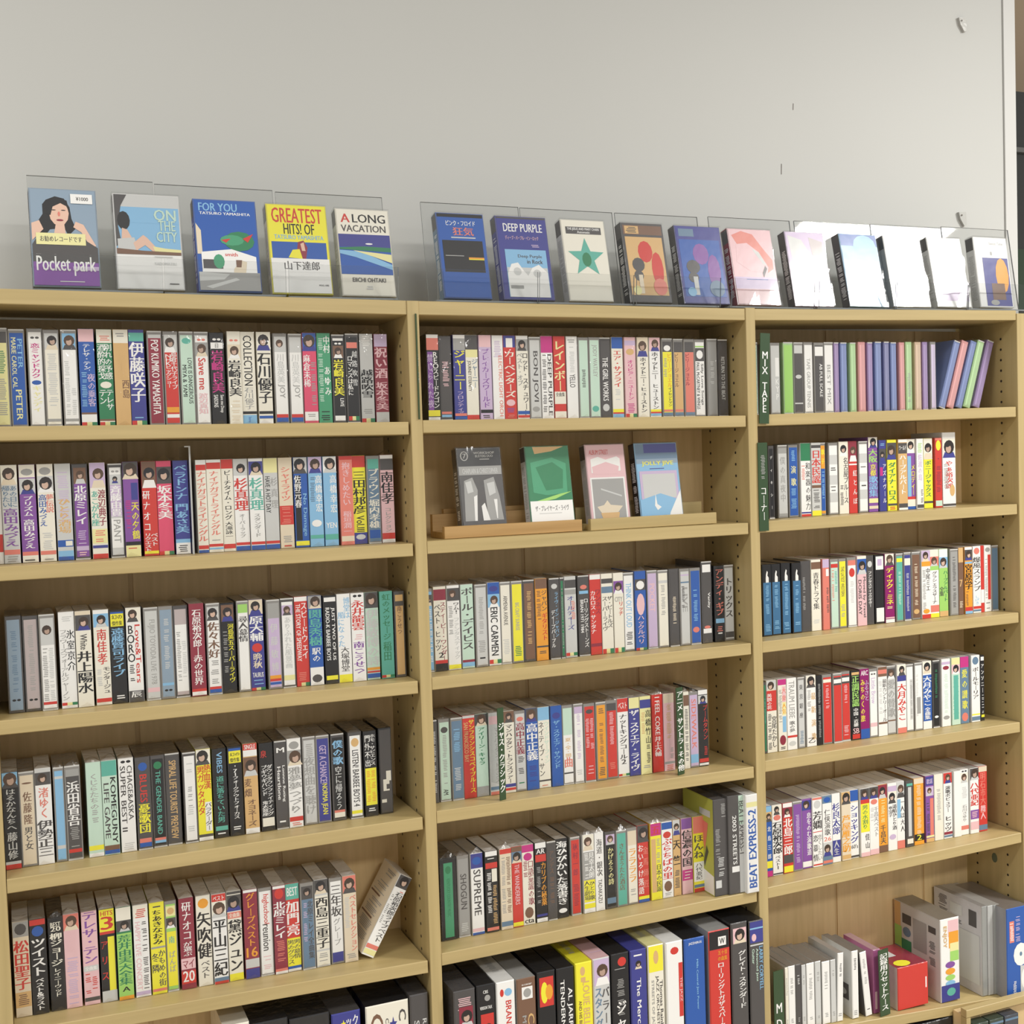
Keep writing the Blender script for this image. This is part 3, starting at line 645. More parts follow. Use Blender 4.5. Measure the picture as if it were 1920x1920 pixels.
# display covers: x_left, x_right at the base, stand lean, side colour, background, tokens, label
COVERS_L = [
 (63, 191, 'k', 'q', '0-46:q $K:24,11;38,7;52,9;60,18;62,30;68,40;56,48;50,40;28,42;20,49;4,42;10,34;18,26;18,16 $F:38,34;50,34;52,46;34,46 11-38!F/26,60 $K:24,26;24,13;38,8;56,11;60,24;55,17;46,14;34,18;30,27 21-22!K/31,39 21-22!K/46,54 23-28!r/41,45 31-33!M/38,50 $F:68,33;80,36;98,58;90,60;76,44;64,39 $F:0,36;12,33;18,42;0,54 $k:0,58;12,46;40,52;66,46;100,60;100,100;0,100 60-78:k/0,100 76-100:V 80-84:v/60,100 4-14:W/62,96 7-11^¥1000:k/70,90 46-58:y/6,82 49-55^お勧めレコードです:k/10,78 70-90^Pocket_park:W/2,98 95-97#s/24,84', 'cassette with a photo of a dark-haired woman, leftmost on top of the bookcase'),
 (222, 348, 's', 'W', '0-62:b 0-13:s 13-30:b $k:0,0;20,0;10,12;4,34;8,52;0,56 18-38!K/2,24 $F:10,36;18,38;24,46;16,52;8,50 $s:2,48;28,46;34,62;2,62 $F:26,52;42,43;48,46;66,60;60,63;44,54;30,60 $y:56,55;76,57;100,58;100,63;60,63 $m:0,58;40,60;100,61;100,64;0,64 15-27^ON:t/60,96 27-38^THE:t/66,94 39-50^CITY:t/62,96 65-70#s/50,96 72-75^KADOMATSU:s/56,92 94-96#k/76,96 95-97#g/40,64', 'cassette with blue beach photo above a white lower half'),
 (374, 493, 'N', 'B', '3-12^FOR_YOU:b/5,72 13-16^TATSURO_YAMASHITA:W/5,94 $e:0,26;8,34;8,60;0,60 $k:20,58;26,56;24,84;18,84 34-56!G/42,98 38-50!j/36,80 $R:40,44;56,42;48,47 $R:76,42;94,36;84,46 $W:6,58;56,54;96,62;96,84;6,80 58-62^smith:R/44,66 66-76:k/8,40 60-76!j/24,44 $e:58,76;70,66;80,68;76,84;56,84 $m:62,66;72,66;70,74;62,74 80-100:g $s:0,80;50,82;40,88;0,90 $s:10,96;60,86;66,88;20,98', 'blue cassette showing a palm tree above a white building'),
 (512, 626, 'e', 'Y', '3-20^GREATEST:R/4,96 21-33^HITS!_OF:K/24,80 34-39^TATSURO_YAMASHITA:b/6,96 42-61:B/3,97 $M:40,60;46,50;48,42;58,40;64,48;60,61 $Y:30,60;38,51;50,50;54,61 $F:52,44;58,42;60,52;54,52 61-100:W/0,100 64-74^山下達郎:k/20,84 91-93#g/44,70 90-92^MOG-1082:k/78,96', 'yellow and white cassette with large red GREATEST lettering'),
 (643, 744, 's', 'w', '5-15^LONG:K/28,96 5-15^A:R/7,25 18-26^VACATION:k/4,96 29-76:B/0,100 29-44:N/0,100 $G:0,45;50,43;100,44;100,49;0,47 39-41!W/50,66 $b:0,48;40,49;100,64;100,70;30,56;0,52 $y:26,48;100,52;100,62;60,54 80-85^EIICHI_OHTAKI:k/18,86 89-94#s/44,60', 'cream cassette with a swimming pool picture, nearest the middle upright'),
]
COVERS_R = [
 (834, 924, 'u', 'B', '0-4:K 8-14^ピンク・フロイド:W/16,84 16-26^狂気:r/30,78 27-30#s/8,96 32-70:K/6,94 70-100:B/0,100 50-51:g/10,50 52-54:O/60,94 54-55:Y/60,94', 'blue cassette with a black square and red characters'),
 (946, 1042, 'N', 'N', '0-2:k 8-18^DEEP_PURPLE:W/10,94 20-22#s/12,44 23-28^ディープ・パープル・イン・ロック:p/12,84 33-37#v/64,82 40-98:b/10,94 46-51^Deep_Purple:k/34,86 52-57^in_Rock:k/52,86 62-98:s/11,93 $W:11,70;20,58;34,56;44,66;52,72;62,62;76,58;93,68;93,98;11,98 62-72!s/22,40 64-74!s/62,80 84-88:g/14,40', 'purple cassette with grey rock faces in a pale blue square'),
 (1069, 1152, 's', 'w', '8-17:k/8,92 9-13^THE_JESUS_AND_MARY_CHAIN:W/10,90 13-16^Automatic:W/34,66 22-72*T/6,94 40-58!G/38,62', 'white cassette with a green star'),
 (1183, 1262, 'K', 'k', '2-14:m/2,98 3-13:o/6,40 4-12#k/8,38 17-92:o/4,96 22-50!R/30,70 36-80!R/60,92 44-62!k/12,46 60-74!k/14,40 66-90:e/26,36 70-92!r/58,96 80-92!y/8,30', 'black-bordered cassette with an orange and red picture'),
 (1284, 1370, 'k', 'N', '2-14:N/2,98 3-13:u/6,40 17-92:B/4,96 22-50!V/30,70 36-80!V/60,92 44-62!k/12,46 60-74!k/14,40 66-90:s/26,36 70-92!u/58,96 80-92!b/8,30', 'navy-bordered cassette with a blue and violet picture'),
 (1384, 1466, 'M', 'p', '$r:6,8;30,2;56,6;76,24;96,40;96,52;80,58;60,40;20,24 $p:14,20;40,18;66,30;84,50;80,58;40,56;10,44 $s:50,26;66,30;80,48;72,46 $k:76,48;80,52;70,64;68,58 64-80:v/0,100 80-100:p/0,100 66-72#B/10,90', 'pink cassette with a red and pink bird-like shape'),
 (1492, 1565, 'k', 'v', '$s:4,4;40,10;60,30;40,50;10,44 $z:60,6;96,12;90,40;64,30', 'pale lilac cassette with a black side'),
 (1594, 1666, 'k', 'b', '0-16:B 0-30!b/30,100 20-100:b/0,100', 'sky blue shiny cassette tilted to the left'),
 (1677, 1747, 'g', 'W', '70-98:v/40,98 0-4:s', 'white cassette with a lilac corner and grey side'),
 (1759, 1823, 's', 'W', '74-92:v/2,98', 'nearly blank white shiny cassette, second from the right end'),
 (1839, 1902, 's', 'W', '6-10^Sweet_Time:g/44,90 20-25:g/46,52 29-99:N/20,98 29-80!O/54,98 66-90:m/40,80 90-98!g/30,60', 'white cassette with an orange and blue picture at the right end'),
]
COVERS_T = [
 (868, 952, 'k', 'k', '0-22:K 3-15!s/5,26 4-14!K/8,23 6-12^7:s/12,20 4-7^WORKSHOP:s/36,88 8-11^BUSTERS_DUO:s/40,84 12-15#g/44,80 22-33:g/0,100 24-32^CHAPLAIN_&_CHRISTOPHER:s/6,94 34-90:k/0,100 $g:10,40;30,36;40,52;34,90;6,90 $g:56,40;80,36;90,60;96,90;60,90 $W:30,60;38,58;34,90;28,90 $W:46,72;54,68;64,90;48,90 $W:76,64;84,64;82,88;80,88 $s:12,42;26,40;30,54;16,56 $s:62,44;80,42;82,56;66,60 90-100:k 94-98#s/34,66', 'grey photographic cassette, leftmost on the wooden display trays'),
 (997, 1080, 's', 'G', '$o:16,0;90,0;60,6;20,9 $j:8,20;60,14;92,22;90,60;40,62;10,58 $G:20,26;60,20;84,30;80,54;40,56 $l:16,69;70,61;100,58;60,67;30,70 69-100:W/0,100 75-82^ザ・プレイヤーズ・ライヴ:k/8,92 84-86#s/8,92 96-97#s/70,92', 'green cassette with a white lower band on the left wooden tray'),
 (1110, 1184, 'z', 'p', '6-12^ALBUM_STREET:R/6,60 $W:10,18;30,15;50,19;80,15;88,18;88,34;10,36 $p:12,28;50,22;84,28;80,38;14,38 42-98:W/4,96 44-98:g/8,92 $s:30,56;84,66;84,68;30,58 $e:16,80;34,78;44,72;52,78;84,80;70,88;26,88 $o:24,88;74,88;70,98;30,98', 'pink cassette with a grey picture on the right wooden tray'),
 (1203, 1283, 'K', 'b', '0-20:u/0,100 0-12:N/20,100 20-26:q/0,100 23-30^JOLLY_JIVE:Y/10,92 32-34#N/22,80 36-80:v/4,96 40-72:s/10,90 $b:0,74;50,66;100,76;100,100;0,100 $W:34,82;38,66;40,80;50,84;40,88 $W:100,62;70,92;66,100;100,100', 'sky blue cassette with yellow lettering on the right wooden tray'),
]
# tall boxes: x_left, x_right, top pixel (at left), side/top colour, background, tokens, label
VHS = [
 (850, 891, 1861, 'k', 'k', '4-12#p 10-24@M/20,90 28-100:s/10,100 32-70~JAZZ_GOLD:k', 'dark video box with a small red and white picture, leftmost on the bottom middle shelf'),
 (893, 927, 1850, 'K', 'K', '3-5^CBS:W/34,66 6-10!g/40,80 12-16^VERSION_TALK:W/10,90 18-36:R/16,96 20-36@R/30,90 40-80~AND_FRIENDS:W', 'black video box with a red picture below white print'),
 (930, 965, 1844, 'W', 'W', '4-9!R/14,40 4-9!b/40,90 12-70~BRANFORD_MARSALIS:R/44,86', 'white video box with red lettering and coloured triangles'),
 (968, 1004, 1838, 'g', 'm', '3-4^IN_CONCERT:W/24,84 5-13:W/24,86 6-12!g/30,80 14-50~MILES:g/20,50 16-60~COOL:o/50,96', 'brown video box with a white square emblem'),
 (1007, 1041, 1825, 'K', 'K', '3-22:R/6,92 6-20!Y/12,60 8-18!O/40,90 28-60~Pure:y/50,90', 'black video box with a yellow and orange photograph'),
 (1043, 1076, 1818, 'K', 'K', '3-62~AL_JARREAU:W/52,96 5-50~TENDERNESS:W/14,46', 'black video box with large white serif lettering'),
 (1078, 1110, 1808, 'Y', 'Y', '2-8!o/24,60 9-12:o/30,60 12-52~LOUIE_BELLSON:o/36,90 24-50~AND_HIS_BIG_BAND:m/10,34', 'yellow video box with thin gold lettering'),
 (1111, 1143, 1800, 'p', 's', '0-17@v 18-60=スタンダード:u/l 18-60=バラード&:k/r', 'pale video box with a face photo and pink top'),
 (1146, 1179, 1791, 'K', 'K', '2-8!R/30,90 9-10#g 16-40#g/m 30-60=ジャズ:W/m', 'black video box with a red oval logo'),
 (1181, 1212, 1784, 'N', 'N', '2-4#W 6-12@N/10,90 18-70~The_Mercenaries:W/30,66', 'navy video box with white slanted lettering'),
 (1214, 1244, 1775, 'y', 'w', '0-17:Y 3-12!o/30,70 18-60~JAZZ_ORCHESTRA:k/40,70 20-64~Thomas_Rainbow:k/70,96 22-56~STREETS_OF_JAZZ:g/8,36', 'cream video box with a yellow top band'),
 (1248, 1280, 1769, 'W', 'W', '3-8!R/20,80 14-50:R/74,100 15-49~THE_JAZZ:p/76,98', 'white video box with a red strip down its right edge'),
 (1282, 1321, 1763, 'K', 'B', '2-4^JAZZHEROS:W/18,90 14-48~Mills_Central_Jazz_Power:b/54,70', 'plain blue video box'),
 (1328, 1368, 1748, 'g', 'R', '0-12:K 4-10:W/44,84 5-9^W:K/50,78 13-16^五十音:O/40,90 17-20^の曲集:O/40,90 21-80=ローリングトガザスパークピーター:W/40,70', 'red and black video box with gold and white characters'),
 (1370, 1401, 1733, 'K', 'k', '2-14:k 3-13@p/8,96 18-56=グレイト・スタンダード:W/40,90', 'charcoal video box with a grey photo at the top'),
 (1404, 1436, 1729, 'K', 'k', '0-14:N 4-5:b 8-13!p/10,50 15-16:s 17-46~LARRY_CORYELL:b/64,98 18-40~Advanced_Jazz:t/36,62 18-28~Guitar:t/10,34', 'navy-topped video box, rightmost on the bottom middle shelf'),
]
MISC = [
 '2-60~KENWOOD', '3-9^MIX_TAPE', '10-88=MIX_TAPE:W', '8-90=Jポップ女性:W', '38-88=コーナー:W', '8-90=ジャス・クラシック:W', '6-96=アニメ・サントラ・その他:W', '5-92=MD:W', '6-96=記録用カセットケース:W',
 '6-86~BEAT_EXPRESS-1:k', '12-96<BEAT_EXPRESS-2:N', '18-66~2003_STREETS:W', '10-80=石原裕次郎ライブベスト:k', '10-60=データ用:W', '10-40^CO:k', '10-40^C:k', '10-40^O:k', '2-60~Rolling:s', '2-60~Stones:s', '10-40^ック:W',
 '10-40^ババ:W', '10-60~DVD-R:R', '10-60~ENJOY:o', '20-70=録音用ディスク:W', '10-60^ほんね:k', '20-80=八代:k', '10-60~名盤集:k','8-60=演歌:W','3-97=音楽:W', '8-90=女性:W','20-50=洋楽:W','56-80=ロック:W',
]
EXTRA = [c[5] for c in COVERS_L + COVERS_R + COVERS_T] if False else []
for L_ in (COVERS_L, COVERS_R, COVERS_T): EXTRA += [c[4] for c in L_]
EXTRA += [c[5] for c in VHS] + MISC
# ---------------- geometry of the bookcase (metres; z 0 is near the camera height) ----------------
TH = .016
UPR = [(-.3302, -.3147), (.174, .1892), (.6684, .684), (1.1645, 1.1800)]
SHELF = {(0,0):(-.2979,.2194,.1699,.2159),(0,1):(-.3051,.0657,.1712,.0642),(0,2):(-.3131,-.1042,.1718,-.1088),(0,3):(-.3133,-.2816,.1724,-.282),(0,4):(-.31,-.4532,.1734,-.4665),(0,5):(-.31,-.70,.17,-.70),
 (1,0):(.1909,.2175,.6632,.2156),(1,1):(.1888,.0658,.6626,.065),(1,2):(.191,-.1064,.6668,-.1052),(1,3):(.1904,-.2772,.6639,-.2816),(1,4):(.1908,-.4609,.668,-.4603),(1,5):(.191,-.715,.668,-.715),
 (2,0):(.6827,.2164,1.1607,.2211),(2,1):(.6804,.0658,1.1603,.0693),(2,2):(.683,-.1048,1.1584,-.1011),(2,3):(.6838,-.2758,1.1555,-.2747),(2,4):(.6852,-.4589,1.1569,-.4511)}
a_, b_ = unp(1675, 1906), unp(1920, 1862)
SHELF[(2,5)] = (a_.x, a_.z - TH, b_.x, b_.z - TH)
TOPB = [(-.2908,.3687,.1713,.3643,.3855,.3817), (.1964,.3643,.6673,.3641,.3815,.3804), (.684,.3643,1.1643,.3709,.3804,.3862)]
def zbot(c, r, X):
    x0, z0, x1, z1 = SHELF[(c, r)]; return z0 + (z1 - z0) * (X - x0) / (x1 - x0)
def ztop(c, r, X): return zbot(c, r, X) + TH
FLOOR = -1.32; DEP = .122; G3 = (1, 1, 1)
S = set()
for c, r, lines, g, e, k in ROWS: gather(lines, S)
gather(EXTRA, S)
make_glyphs(S)

# ---------------- the room ----------------
def struct(name, mb, m): return tag(mb.build(name, m), kind='structure')
we = unp(1903.5, 300, .135).x; ws = unp(1882, 300, .135).x
struct('wall_back', MB().box(-3.2, ws, .135, .20, FLOOR, 2.2, G3), M_WALL)
struct('trim_1', MB().box(ws + .0006, we, .132, .20, FLOOR, 2.2, G3), plain('white_corner_trim', (.64, .64, .62), .5))
M_TAN = plain('tan_wall', (.50, .38, .26), .7, 0, .05, 3)
struct('wall_right', MB().box(1.2, 4.2, 1.20, 1.26, FLOOR, 2.2, G3), M_TAN)
struct('floor', MB().box(-3.2, 4.2, -4.5, 1.26, FLOOR - .05, FLOOR, G3), plain('beige_vinyl_floor', (.52, .46, .38), .4, 0, .1, 8))
# a dark coated rack far behind the right end
p0 = unp(1904, 171, 1.0)
rk = empty('display_rack', (p0.x + .25, 1.0, FLOOR)); tag(rk, 'dark display rack standing beyond the right end of the white wall', 'rack')
mb = MB(); mb.box(-.45, .30, 0, .15, .03, p0.z - FLOOR, (.03, .032, .03)); mb.build('rack_panel', M_CASE, rk)
mb = MB(); mb.box(-.45, .30, -.02, .0, .03, .35, (.05, .05, .045)); mb.build('rack_base', M_CASE, rk)
mb = MB(); zz = unp(1912, 283, .98).z - FLOOR; mb.box(-.45, .30, -.012, 0, zz, zz + .012, (.16, .16, .155)); mb.build('rack_rail', M_CASE, rk)
mb = MB(); mb.box(-.45, .30, -.008, 0, zz - .65, zz - .25, (.03, .06, .03)); mb.build('rack_board', M_CASE, rk)
# small fixings and scratches left on the white wall
def bracket(px, py, label):
    p = unp(px, py, .133); e = empty('wall_bracket', p); tag(e, label, 'bracket', 'wall brackets near the right edge')
    mb = MB(); pts = [(-.008, .009), (.007, .010), (.008, -.012), (.003, -.013), (-.005, -.002)]
    mb.poly([(x, -.003, z) for x, z in pts], (.56, .56, .53)); mb.poly([(x, .002, z) for x, z in pts][::-1], (.5, .5, .46))
    for i in range(5):
        a, b = pts[i], pts[(i + 1) % 5]; mb.poly([(a[0], -.003, a[1]), (a[0], .002, a[1]), (b[0], .002, b[1]), (b[0], -.003, b[1])], (.45, .44, .42))
    mb.build('plate', M_CASE, e)
    mb = MB(); mb.poly([(x - .003, -.0042, z + .004) for x, z in ell(0, 0, .0014, .0014, 8)], (.12, .1, .08)); mb.build('screw', M_CASE, e)
bracket(1803, 45, 'small off-white wall bracket high up near the right corner')
bracket(1803, 409, 'small off-white wall bracket just above the display tapes at right')
for px, py, h, lb in ((1487, 200, .010, 'short dark scratch high on the white wall'), (1465, 317, .016, 'longer dark scratch on the white wall above the pink tape')):
    p = unp(px, py, .1347); mb = MB(); mb.poly([(-.0008, 0, -h / 2), (.0005, 0, -h / 2), (.0012, 0, h / 2), (-.0002, 0, h / 2)], (.10, .08, .06))
    tag(mb.build('scratch', M_CARD, None, p), lb, 'mark')

# ---------------- the bookcase ----------------
bc = empty('bookcase', (.42, 0, FLOOR)); tag(bc, 'light oak bookcase of three bays filled with cassette tapes', 'bookcase')
OFF = Vector((-.42, 0, -FLOOR))
def part(name, mb, m, kind=None, label=None):
    o = mb.build(name, m, bc, OFF)
    if kind: o['kind'] = kind
    if label: o['label'] = label
    return o
for x0, x1 in UPR: part('upright', MB().box(x0, x1, -.0015, DEP + .008, FLOOR, .3815, G3, ch=.0006), M_UP)
def slab(X0, X1, zb0, zb1, zt0, zt1, y0, y1):
    mb = MB(); P = [(X0, zb0), (X1, zb1), (X1, zt1), (X0, zt0)]; c = .0008
    f = [(x, y0 + c, z) for x, z in P]; b = [(x, y1, z) for x, z in P]; i = [(X0, y0, zb0 + c), (X1, y0, zb1 + c), (X1, y0, zt1 - c), (X0, y0, zt0 - c)]
    mb.poly(i, G3)
    for k in range(4):
        j = (k + 1) % 4; mb.poly([f[k], f[j], i[j], i[k]], G3); mb.poly([b[k], b[j], f[j], f[k]], G3)
    mb.poly(b[::-1], G3); return mb
for c in range(3):
    X0, X1 = UPR[c][1] + .0003, UPR[c + 1][0] - .0003; x0, b0, x1, b1, t0, t1 = TOPB[c]
    f = lambda a, b, X: a + (b - a) * (X - x0) / (x1 - x0)
    part('top_board', slab(X0, X1, f(b0, b1, X0), f(b0, b1, X1), f(t0, t1, X0), f(t0, t1, X1), 0, DEP), M_SH)
for (c, r) in SHELF:
    X0, X1 = UPR[c][1] + .0008, UPR[c + 1][0] - .003
    part('shelf', slab(X0, X1, zbot(c, r, X0), zbot(c, r, X1), ztop(c, r, X0), ztop(c, r, X1), 0 if r < 5 else .001, DEP - .001), M_SH)
    X0, X1 = UPR[c][1], UPR[c + 1][0]
for c, seams in enumerate([[(-.16, -.154), (.012, .017)], [(.369, .375), (.547, .552)], [(.893, .898), (1.068, 1.073)]]):
    xs = [UPR[c][1]] + [x for s_ in seams for x in s_] + [UPR[c + 1][0]]
    for i in range(0, 6, 2): part('back_board', MB().box(xs[i], xs[i + 1], DEP, DEP + .005, FLOOR + .08, .366, G3), M_BK)
    for i in (1, 3): part('back_batten', MB().box(xs[i], xs[i + 1], DEP + .0015, DEP + .006, FLOOR + .08, .366, G3), M_BT)
    part('plinth', MB().box(UPR[c][1], UPR[c + 1][0], .02, .035, FLOOR, FLOOR + .08, G3), M_SH)
    mb = MB()
    for X, sgn in ((UPR[c + 1][0], -1), (UPR[c][1], 1)):
        for Y in (.032, .098):
            z = .345
            while z > -.78:
                mb.poly([(X + sgn * .0002, Y + a, z + b) for a, b in ell(0, 0, .0021, .0021, 8)][::(1 if sgn > 0 else -1)], G3); z -= .0165
    part('shelf_pin_holes', mb, M_DARK, kind='stuff')
mb = MB()
q = unp(1905 - 5, 1606, .05); mb.tris([(1.1640, .06 + a, q.z + b) for a, b in ell(0, 0, .006, .008, 10)], [tuple(range(10))], (.10, .13, .08)); part('cam_lock', mb, M_CASE)

# ---------------- cassettes ----------------
WRAPS = []
for i in range(6):
    mb = MB(); w, h = .017, .109; r = random.Random(i + 3); y = -.0009; bz = .0005; n = 0
    V = []; F = []; nz = 6
    for q in range(nz + 1):
        for a in (-w / 2, 0, w / 2): V.append((a, y + (r.uniform(-.00035, .00025) if 0 < q < nz else 0), bz + (h - bz) * q / nz))
    for q in range(nz):
        for a in range(2): F.append((q * 3 + a, q * 3 + a + 1, q * 3 + a + 4, q * 3 + a + 3))
    tl, tc, tr = nz * 3, nz * 3 + 1, nz * 3 + 2; e = r.uniform(.004, .0078); ax = r.uniform(-.0035, .0035); n = len(V)
    V += [(ax, .0045, h + (e if i % 2 else .0007)), (-w / 2, .014, h + .0004), (w / 2, .014, h + .0004), (ax, y - .0022, .006), (-w / 2, .064, h + .0004), (w / 2, .064, h + .0004), (ax, .060, h + r.uniform(.004, .008))]
    F += [(n + 1, n + 2, n + 5, n + 4)]; k2 = len(F)
    F += [(tl, tc, n), (tc, tr, n), (n + 1, tl, n), (tr, n + 2, n), (0, 1, n + 3), (1, 2, n + 3), (n + 4, n + 5, n + 6)]
    mb.v = V; mb.f = F; mb.c = [G3] * len(V)
    WRAPS.append(mb.mesh('wrapper', M_FILM, M_EAR, k2))
HT = {(0,0):.1118,(0,1):.1115,(0,2):.1118,(0,3):.1115,(0,4):.1110,(1,0):.1106,(1,2):.1104,(1,3):.1100,(1,4):.1093,(2,0):.1052,(2,1):.1080,(2,2):.1058,(2,3):.1065,(2,4):.1048}
CASEC = dict(c=((.27, .26, .245), (.24, .225, .21)), d=((.085, .08, .08), (.075, .07, .065)), k=((.018, .018, .02), (.03, .03, .03)), f=((.5, .5, .48), (.36, .35, .33)))
def spine_mesh(w, h, kind, bg, toks, rs, mix):
    mb = MB(); il, ir, ib, it = {'f': (0, 0, 0, 0), 'k': (.0016, .0012, .002, .0025), 'd': (.0020, .0018, .0035, .0045), 'c': (.0017, .0014, .0028, .0042)}[kind]
    if kind == 'f': il = ir = .0003; ib = it = .0004
    cw, chh = w - il - ir, h - ib - it; col = PAL[bg]
    cd_ = Card(mb, cw, chh, lambda u, v, l: (-w / 2 + il + u, -.0002 - l * LY * .4, ib + v))
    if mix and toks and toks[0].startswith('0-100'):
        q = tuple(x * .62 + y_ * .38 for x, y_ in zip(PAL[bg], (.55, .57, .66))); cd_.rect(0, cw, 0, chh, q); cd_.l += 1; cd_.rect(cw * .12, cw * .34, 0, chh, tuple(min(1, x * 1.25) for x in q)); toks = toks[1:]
    else: cd_.rect(0, cw, 0, chh, col)
    cd_.paint(toks, rs)
    return mb.mesh('spine_card', M_CARD)
def cassette(X, Y, Z, w, h, kind, bg, toks, label, group, wrap=True, lean=0., mix=False, rs=rnd, d=.0695, cat='cassette', name=None):
    nm = name or ('mix_tape' if mix else 'sleeved_cassette' if kind == 'f' else 'cassette_tape')
    e = empty(nm, (X, Y, Z), (0, lean, rs.uniform(-.008, .008))); tag(e, label, cat, group)
    fc, tc = CASEC[kind]
    if kind == 'f':
        q = rs.choice([.86, .78, .82, .36, .70]); tc = (q, q * .985, q * .95); sc = [x * .8 + .05 for x in PAL[bg]]
        fc = tuple(sc)
    if mix and bg in 'VBlroNYT': k_ = tuple(x * .66 + y_ * .34 for x, y_ in zip(PAL[bg], (.50, .52, .62))); fc = k_; tc = tuple(x * .8 for x in k_)
    j = rs.uniform(.8, 1.2); tc = tuple(min(.8, x * j) for x in tc)
    mb = MB(); mb.box(-w / 2, w / 2, 0, d, 0, h, fc, top=tc, left=fc, ch=.0007)
    if kind in 'cd' and rs.random() < .55: mb.box(-w / 2 + .0006, w / 2 - .0006, -.00045, .0012, h - .0016, h + .0001, (.62, .62, .60))  # pale strip paints the glint of the clear top edge into the colour
    if kind in 'cd' and rs.random() < .4: mb.box(-w / 2 + .0006, w / 2 - .0006, -.00045, .001, .0001, .0017, (.66, .66, .64))  # same painted edge glint along the bottom
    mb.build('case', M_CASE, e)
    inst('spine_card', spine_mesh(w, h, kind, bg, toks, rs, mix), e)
    if wrap:
        o = inst('wrapper', rs.choice(WRAPS), e); o.scale = (w / .017, 1, h / .109)
    return e
def describe(bg, kind, toks, mix, edge):
    title = None; big = 0; photo = False; band = None
    for t in toks:
        if t[0] == '$': continue
        a, b, k, txt, cc, pos = parse(t)
        if k in '=~' and (b - a) * (1.3 if pos is None else 1) > big: big = (b - a) * (1.3 if pos is None else 1); title = cc[:1]
        if k == '@' : photo = True
        if k == ':' and a == 0 and b < .3 and cc[:1] != bg: band = cc[:1]
    if mix: head = {'c': CN[bg]}.get(kind, CN[bg]) + ' mix tape'
    else: head = CN[bg] + (' cassette spine')
    ex = []
    if photo: ex.append('photo')
    elif band: ex.append(CN[band] + ' top')
    if title: ex.append(CN[title] + ' letters')
    return head + ((' with ' + ' and '.join(ex)) if ex else '')
Y_S = .034
for c, r, lines, group, endpx, kw in ROWS:
    zf = lambda X: ztop(c, r, X)
    E = []
    for ln in lines:
        p = ln.split(); px = float(p[0][1:]); p = p[1:]; w = None; h = None
        while p[0][0] in 'wh' and len(p[0]) > 1 and p[0][1:].isdigit():
            if p[0][0] == 'w': w = int(p[0][1:]) / 1000
            else: h = int(p[0][1:]) / 1000
            p = p[1:]
        E.append([x_at(px, Y_S, zf), w, h, p[0], p[1], p[2:]])
    ends = [e[0] for e in E[1:]] + [x_at(endpx, Y_S, zf)]; n = len(E); mix = kw.get('mix')
    lo, hi = UPR[c][1] + .0004, UPR[c + 1][0] - .0004
    for i, (x, w, h, kind, bg, toks) in enumerate(E):
        rs = random.Random(c * 10007 + r * 101 + i)
        if w is None: w = .0172
        x = max(x, lo); w = min(w, ends[i] - x - .0003)
        if w < .004: w = .004
        h = (h / .109 if h else 1) * HT[(c, r)] * (1 if kind == 'f' else rs.uniform(.982, .996))
        L = i + 1; R_ = n - i
        R_ += kw.get('more', 0)
        if L <= R_: pos = ORD[L] + ' from left' if L > 1 else 'leftmost'
        else: pos = ORD[R_] + ' from right' if R_ > 1 else 'rightmost'
        if kw.get('mix'): L += 0
        wrap = (c < 2 or r == 0)
        ed = describe(bg, kind, toks, mix, None)
        lab = '%s, %s, %s shelf, %s bay' % (ed, pos, SHN[r], BAY[c])
        if len(lab.replace(',', '').split()) > 15: lab = lab.replace(' cassette spine', ' spine')
        if len(lab.replace(',', '').split()) > 16: lab = re.sub(r' and [a-z ]+ letters', '', lab)
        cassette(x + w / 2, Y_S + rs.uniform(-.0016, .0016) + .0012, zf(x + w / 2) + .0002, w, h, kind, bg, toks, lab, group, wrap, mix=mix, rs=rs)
# five tinted mix tapes leaning against each other, and the one leaning on the fifth shelf
LEAN = [(1762, 'B', 'c', .0125, 17.5), (1777, 'r', 'c', .0135, 17.5), (1794, 'B', 'c', .012, 17.5), (1808, 'l', 'c', .0135, 17), (1826, 'V', 'c', .0135, 17)]
LN = ['leaning blue mix tape showing its dark broad side, right bay top shelf', 'leaning rose pink mix tape between two blue ones', 'leaning blue mix tape between the pink and green ones', 'leaning pale green mix tape', 'leaning dark purple mix tape, last on the top right shelf']
zf = lambda X: ztop(2, 0, X)
for (px, bg, kd, w, an), lb in zip(LEAN, LN):
    X = x_at(px, Y_S, zf); a = math.radians(an); rs = random.Random(px)
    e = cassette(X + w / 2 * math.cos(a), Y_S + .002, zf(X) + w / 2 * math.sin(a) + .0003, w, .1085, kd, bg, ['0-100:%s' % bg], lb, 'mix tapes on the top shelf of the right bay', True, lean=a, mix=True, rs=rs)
zf = lambda X: ztop(0, 4, X)
X = x_at(678, Y_S, zf); a = math.radians(30.5)
cassette(X + .0088 * math.cos(a), Y_S - .001, zf(X) + .0088 * math.sin(a) + .0004, .0172, .109, 'f', 'W', '0-15@k 16-20#r/r 20-82=石原裕次郎ライブベスト:k/36,96 24-60#g/6,30 86-91:r 92-98:y'.split(),
         'white cassette leaning far to the right at the end of the fifth shelf', 'cassettes on the fifth shelf of the left bay', False, lean=a, rs=random.Random(5))
o = [x for x in COL.objects if x.get('label', '').startswith('white cassette leaning far')][0]
mb = MB(); cd_ = Card(mb, .068, .107, lambda u, v, l: (-.0172 / 2 - .0002 - l * LY, .069 - u, .001 + v))
cd_.rect(0, .068, 0, .107, PAL['e']); cd_.paint('20-34#g/8,92 36-38:m/6,60 42-60#g/8,92 62-64:m/6,70 66-90#g/8,92 4-14#g/30,90'.split(), rnd); mb.build('back_print', M_CARD, o)

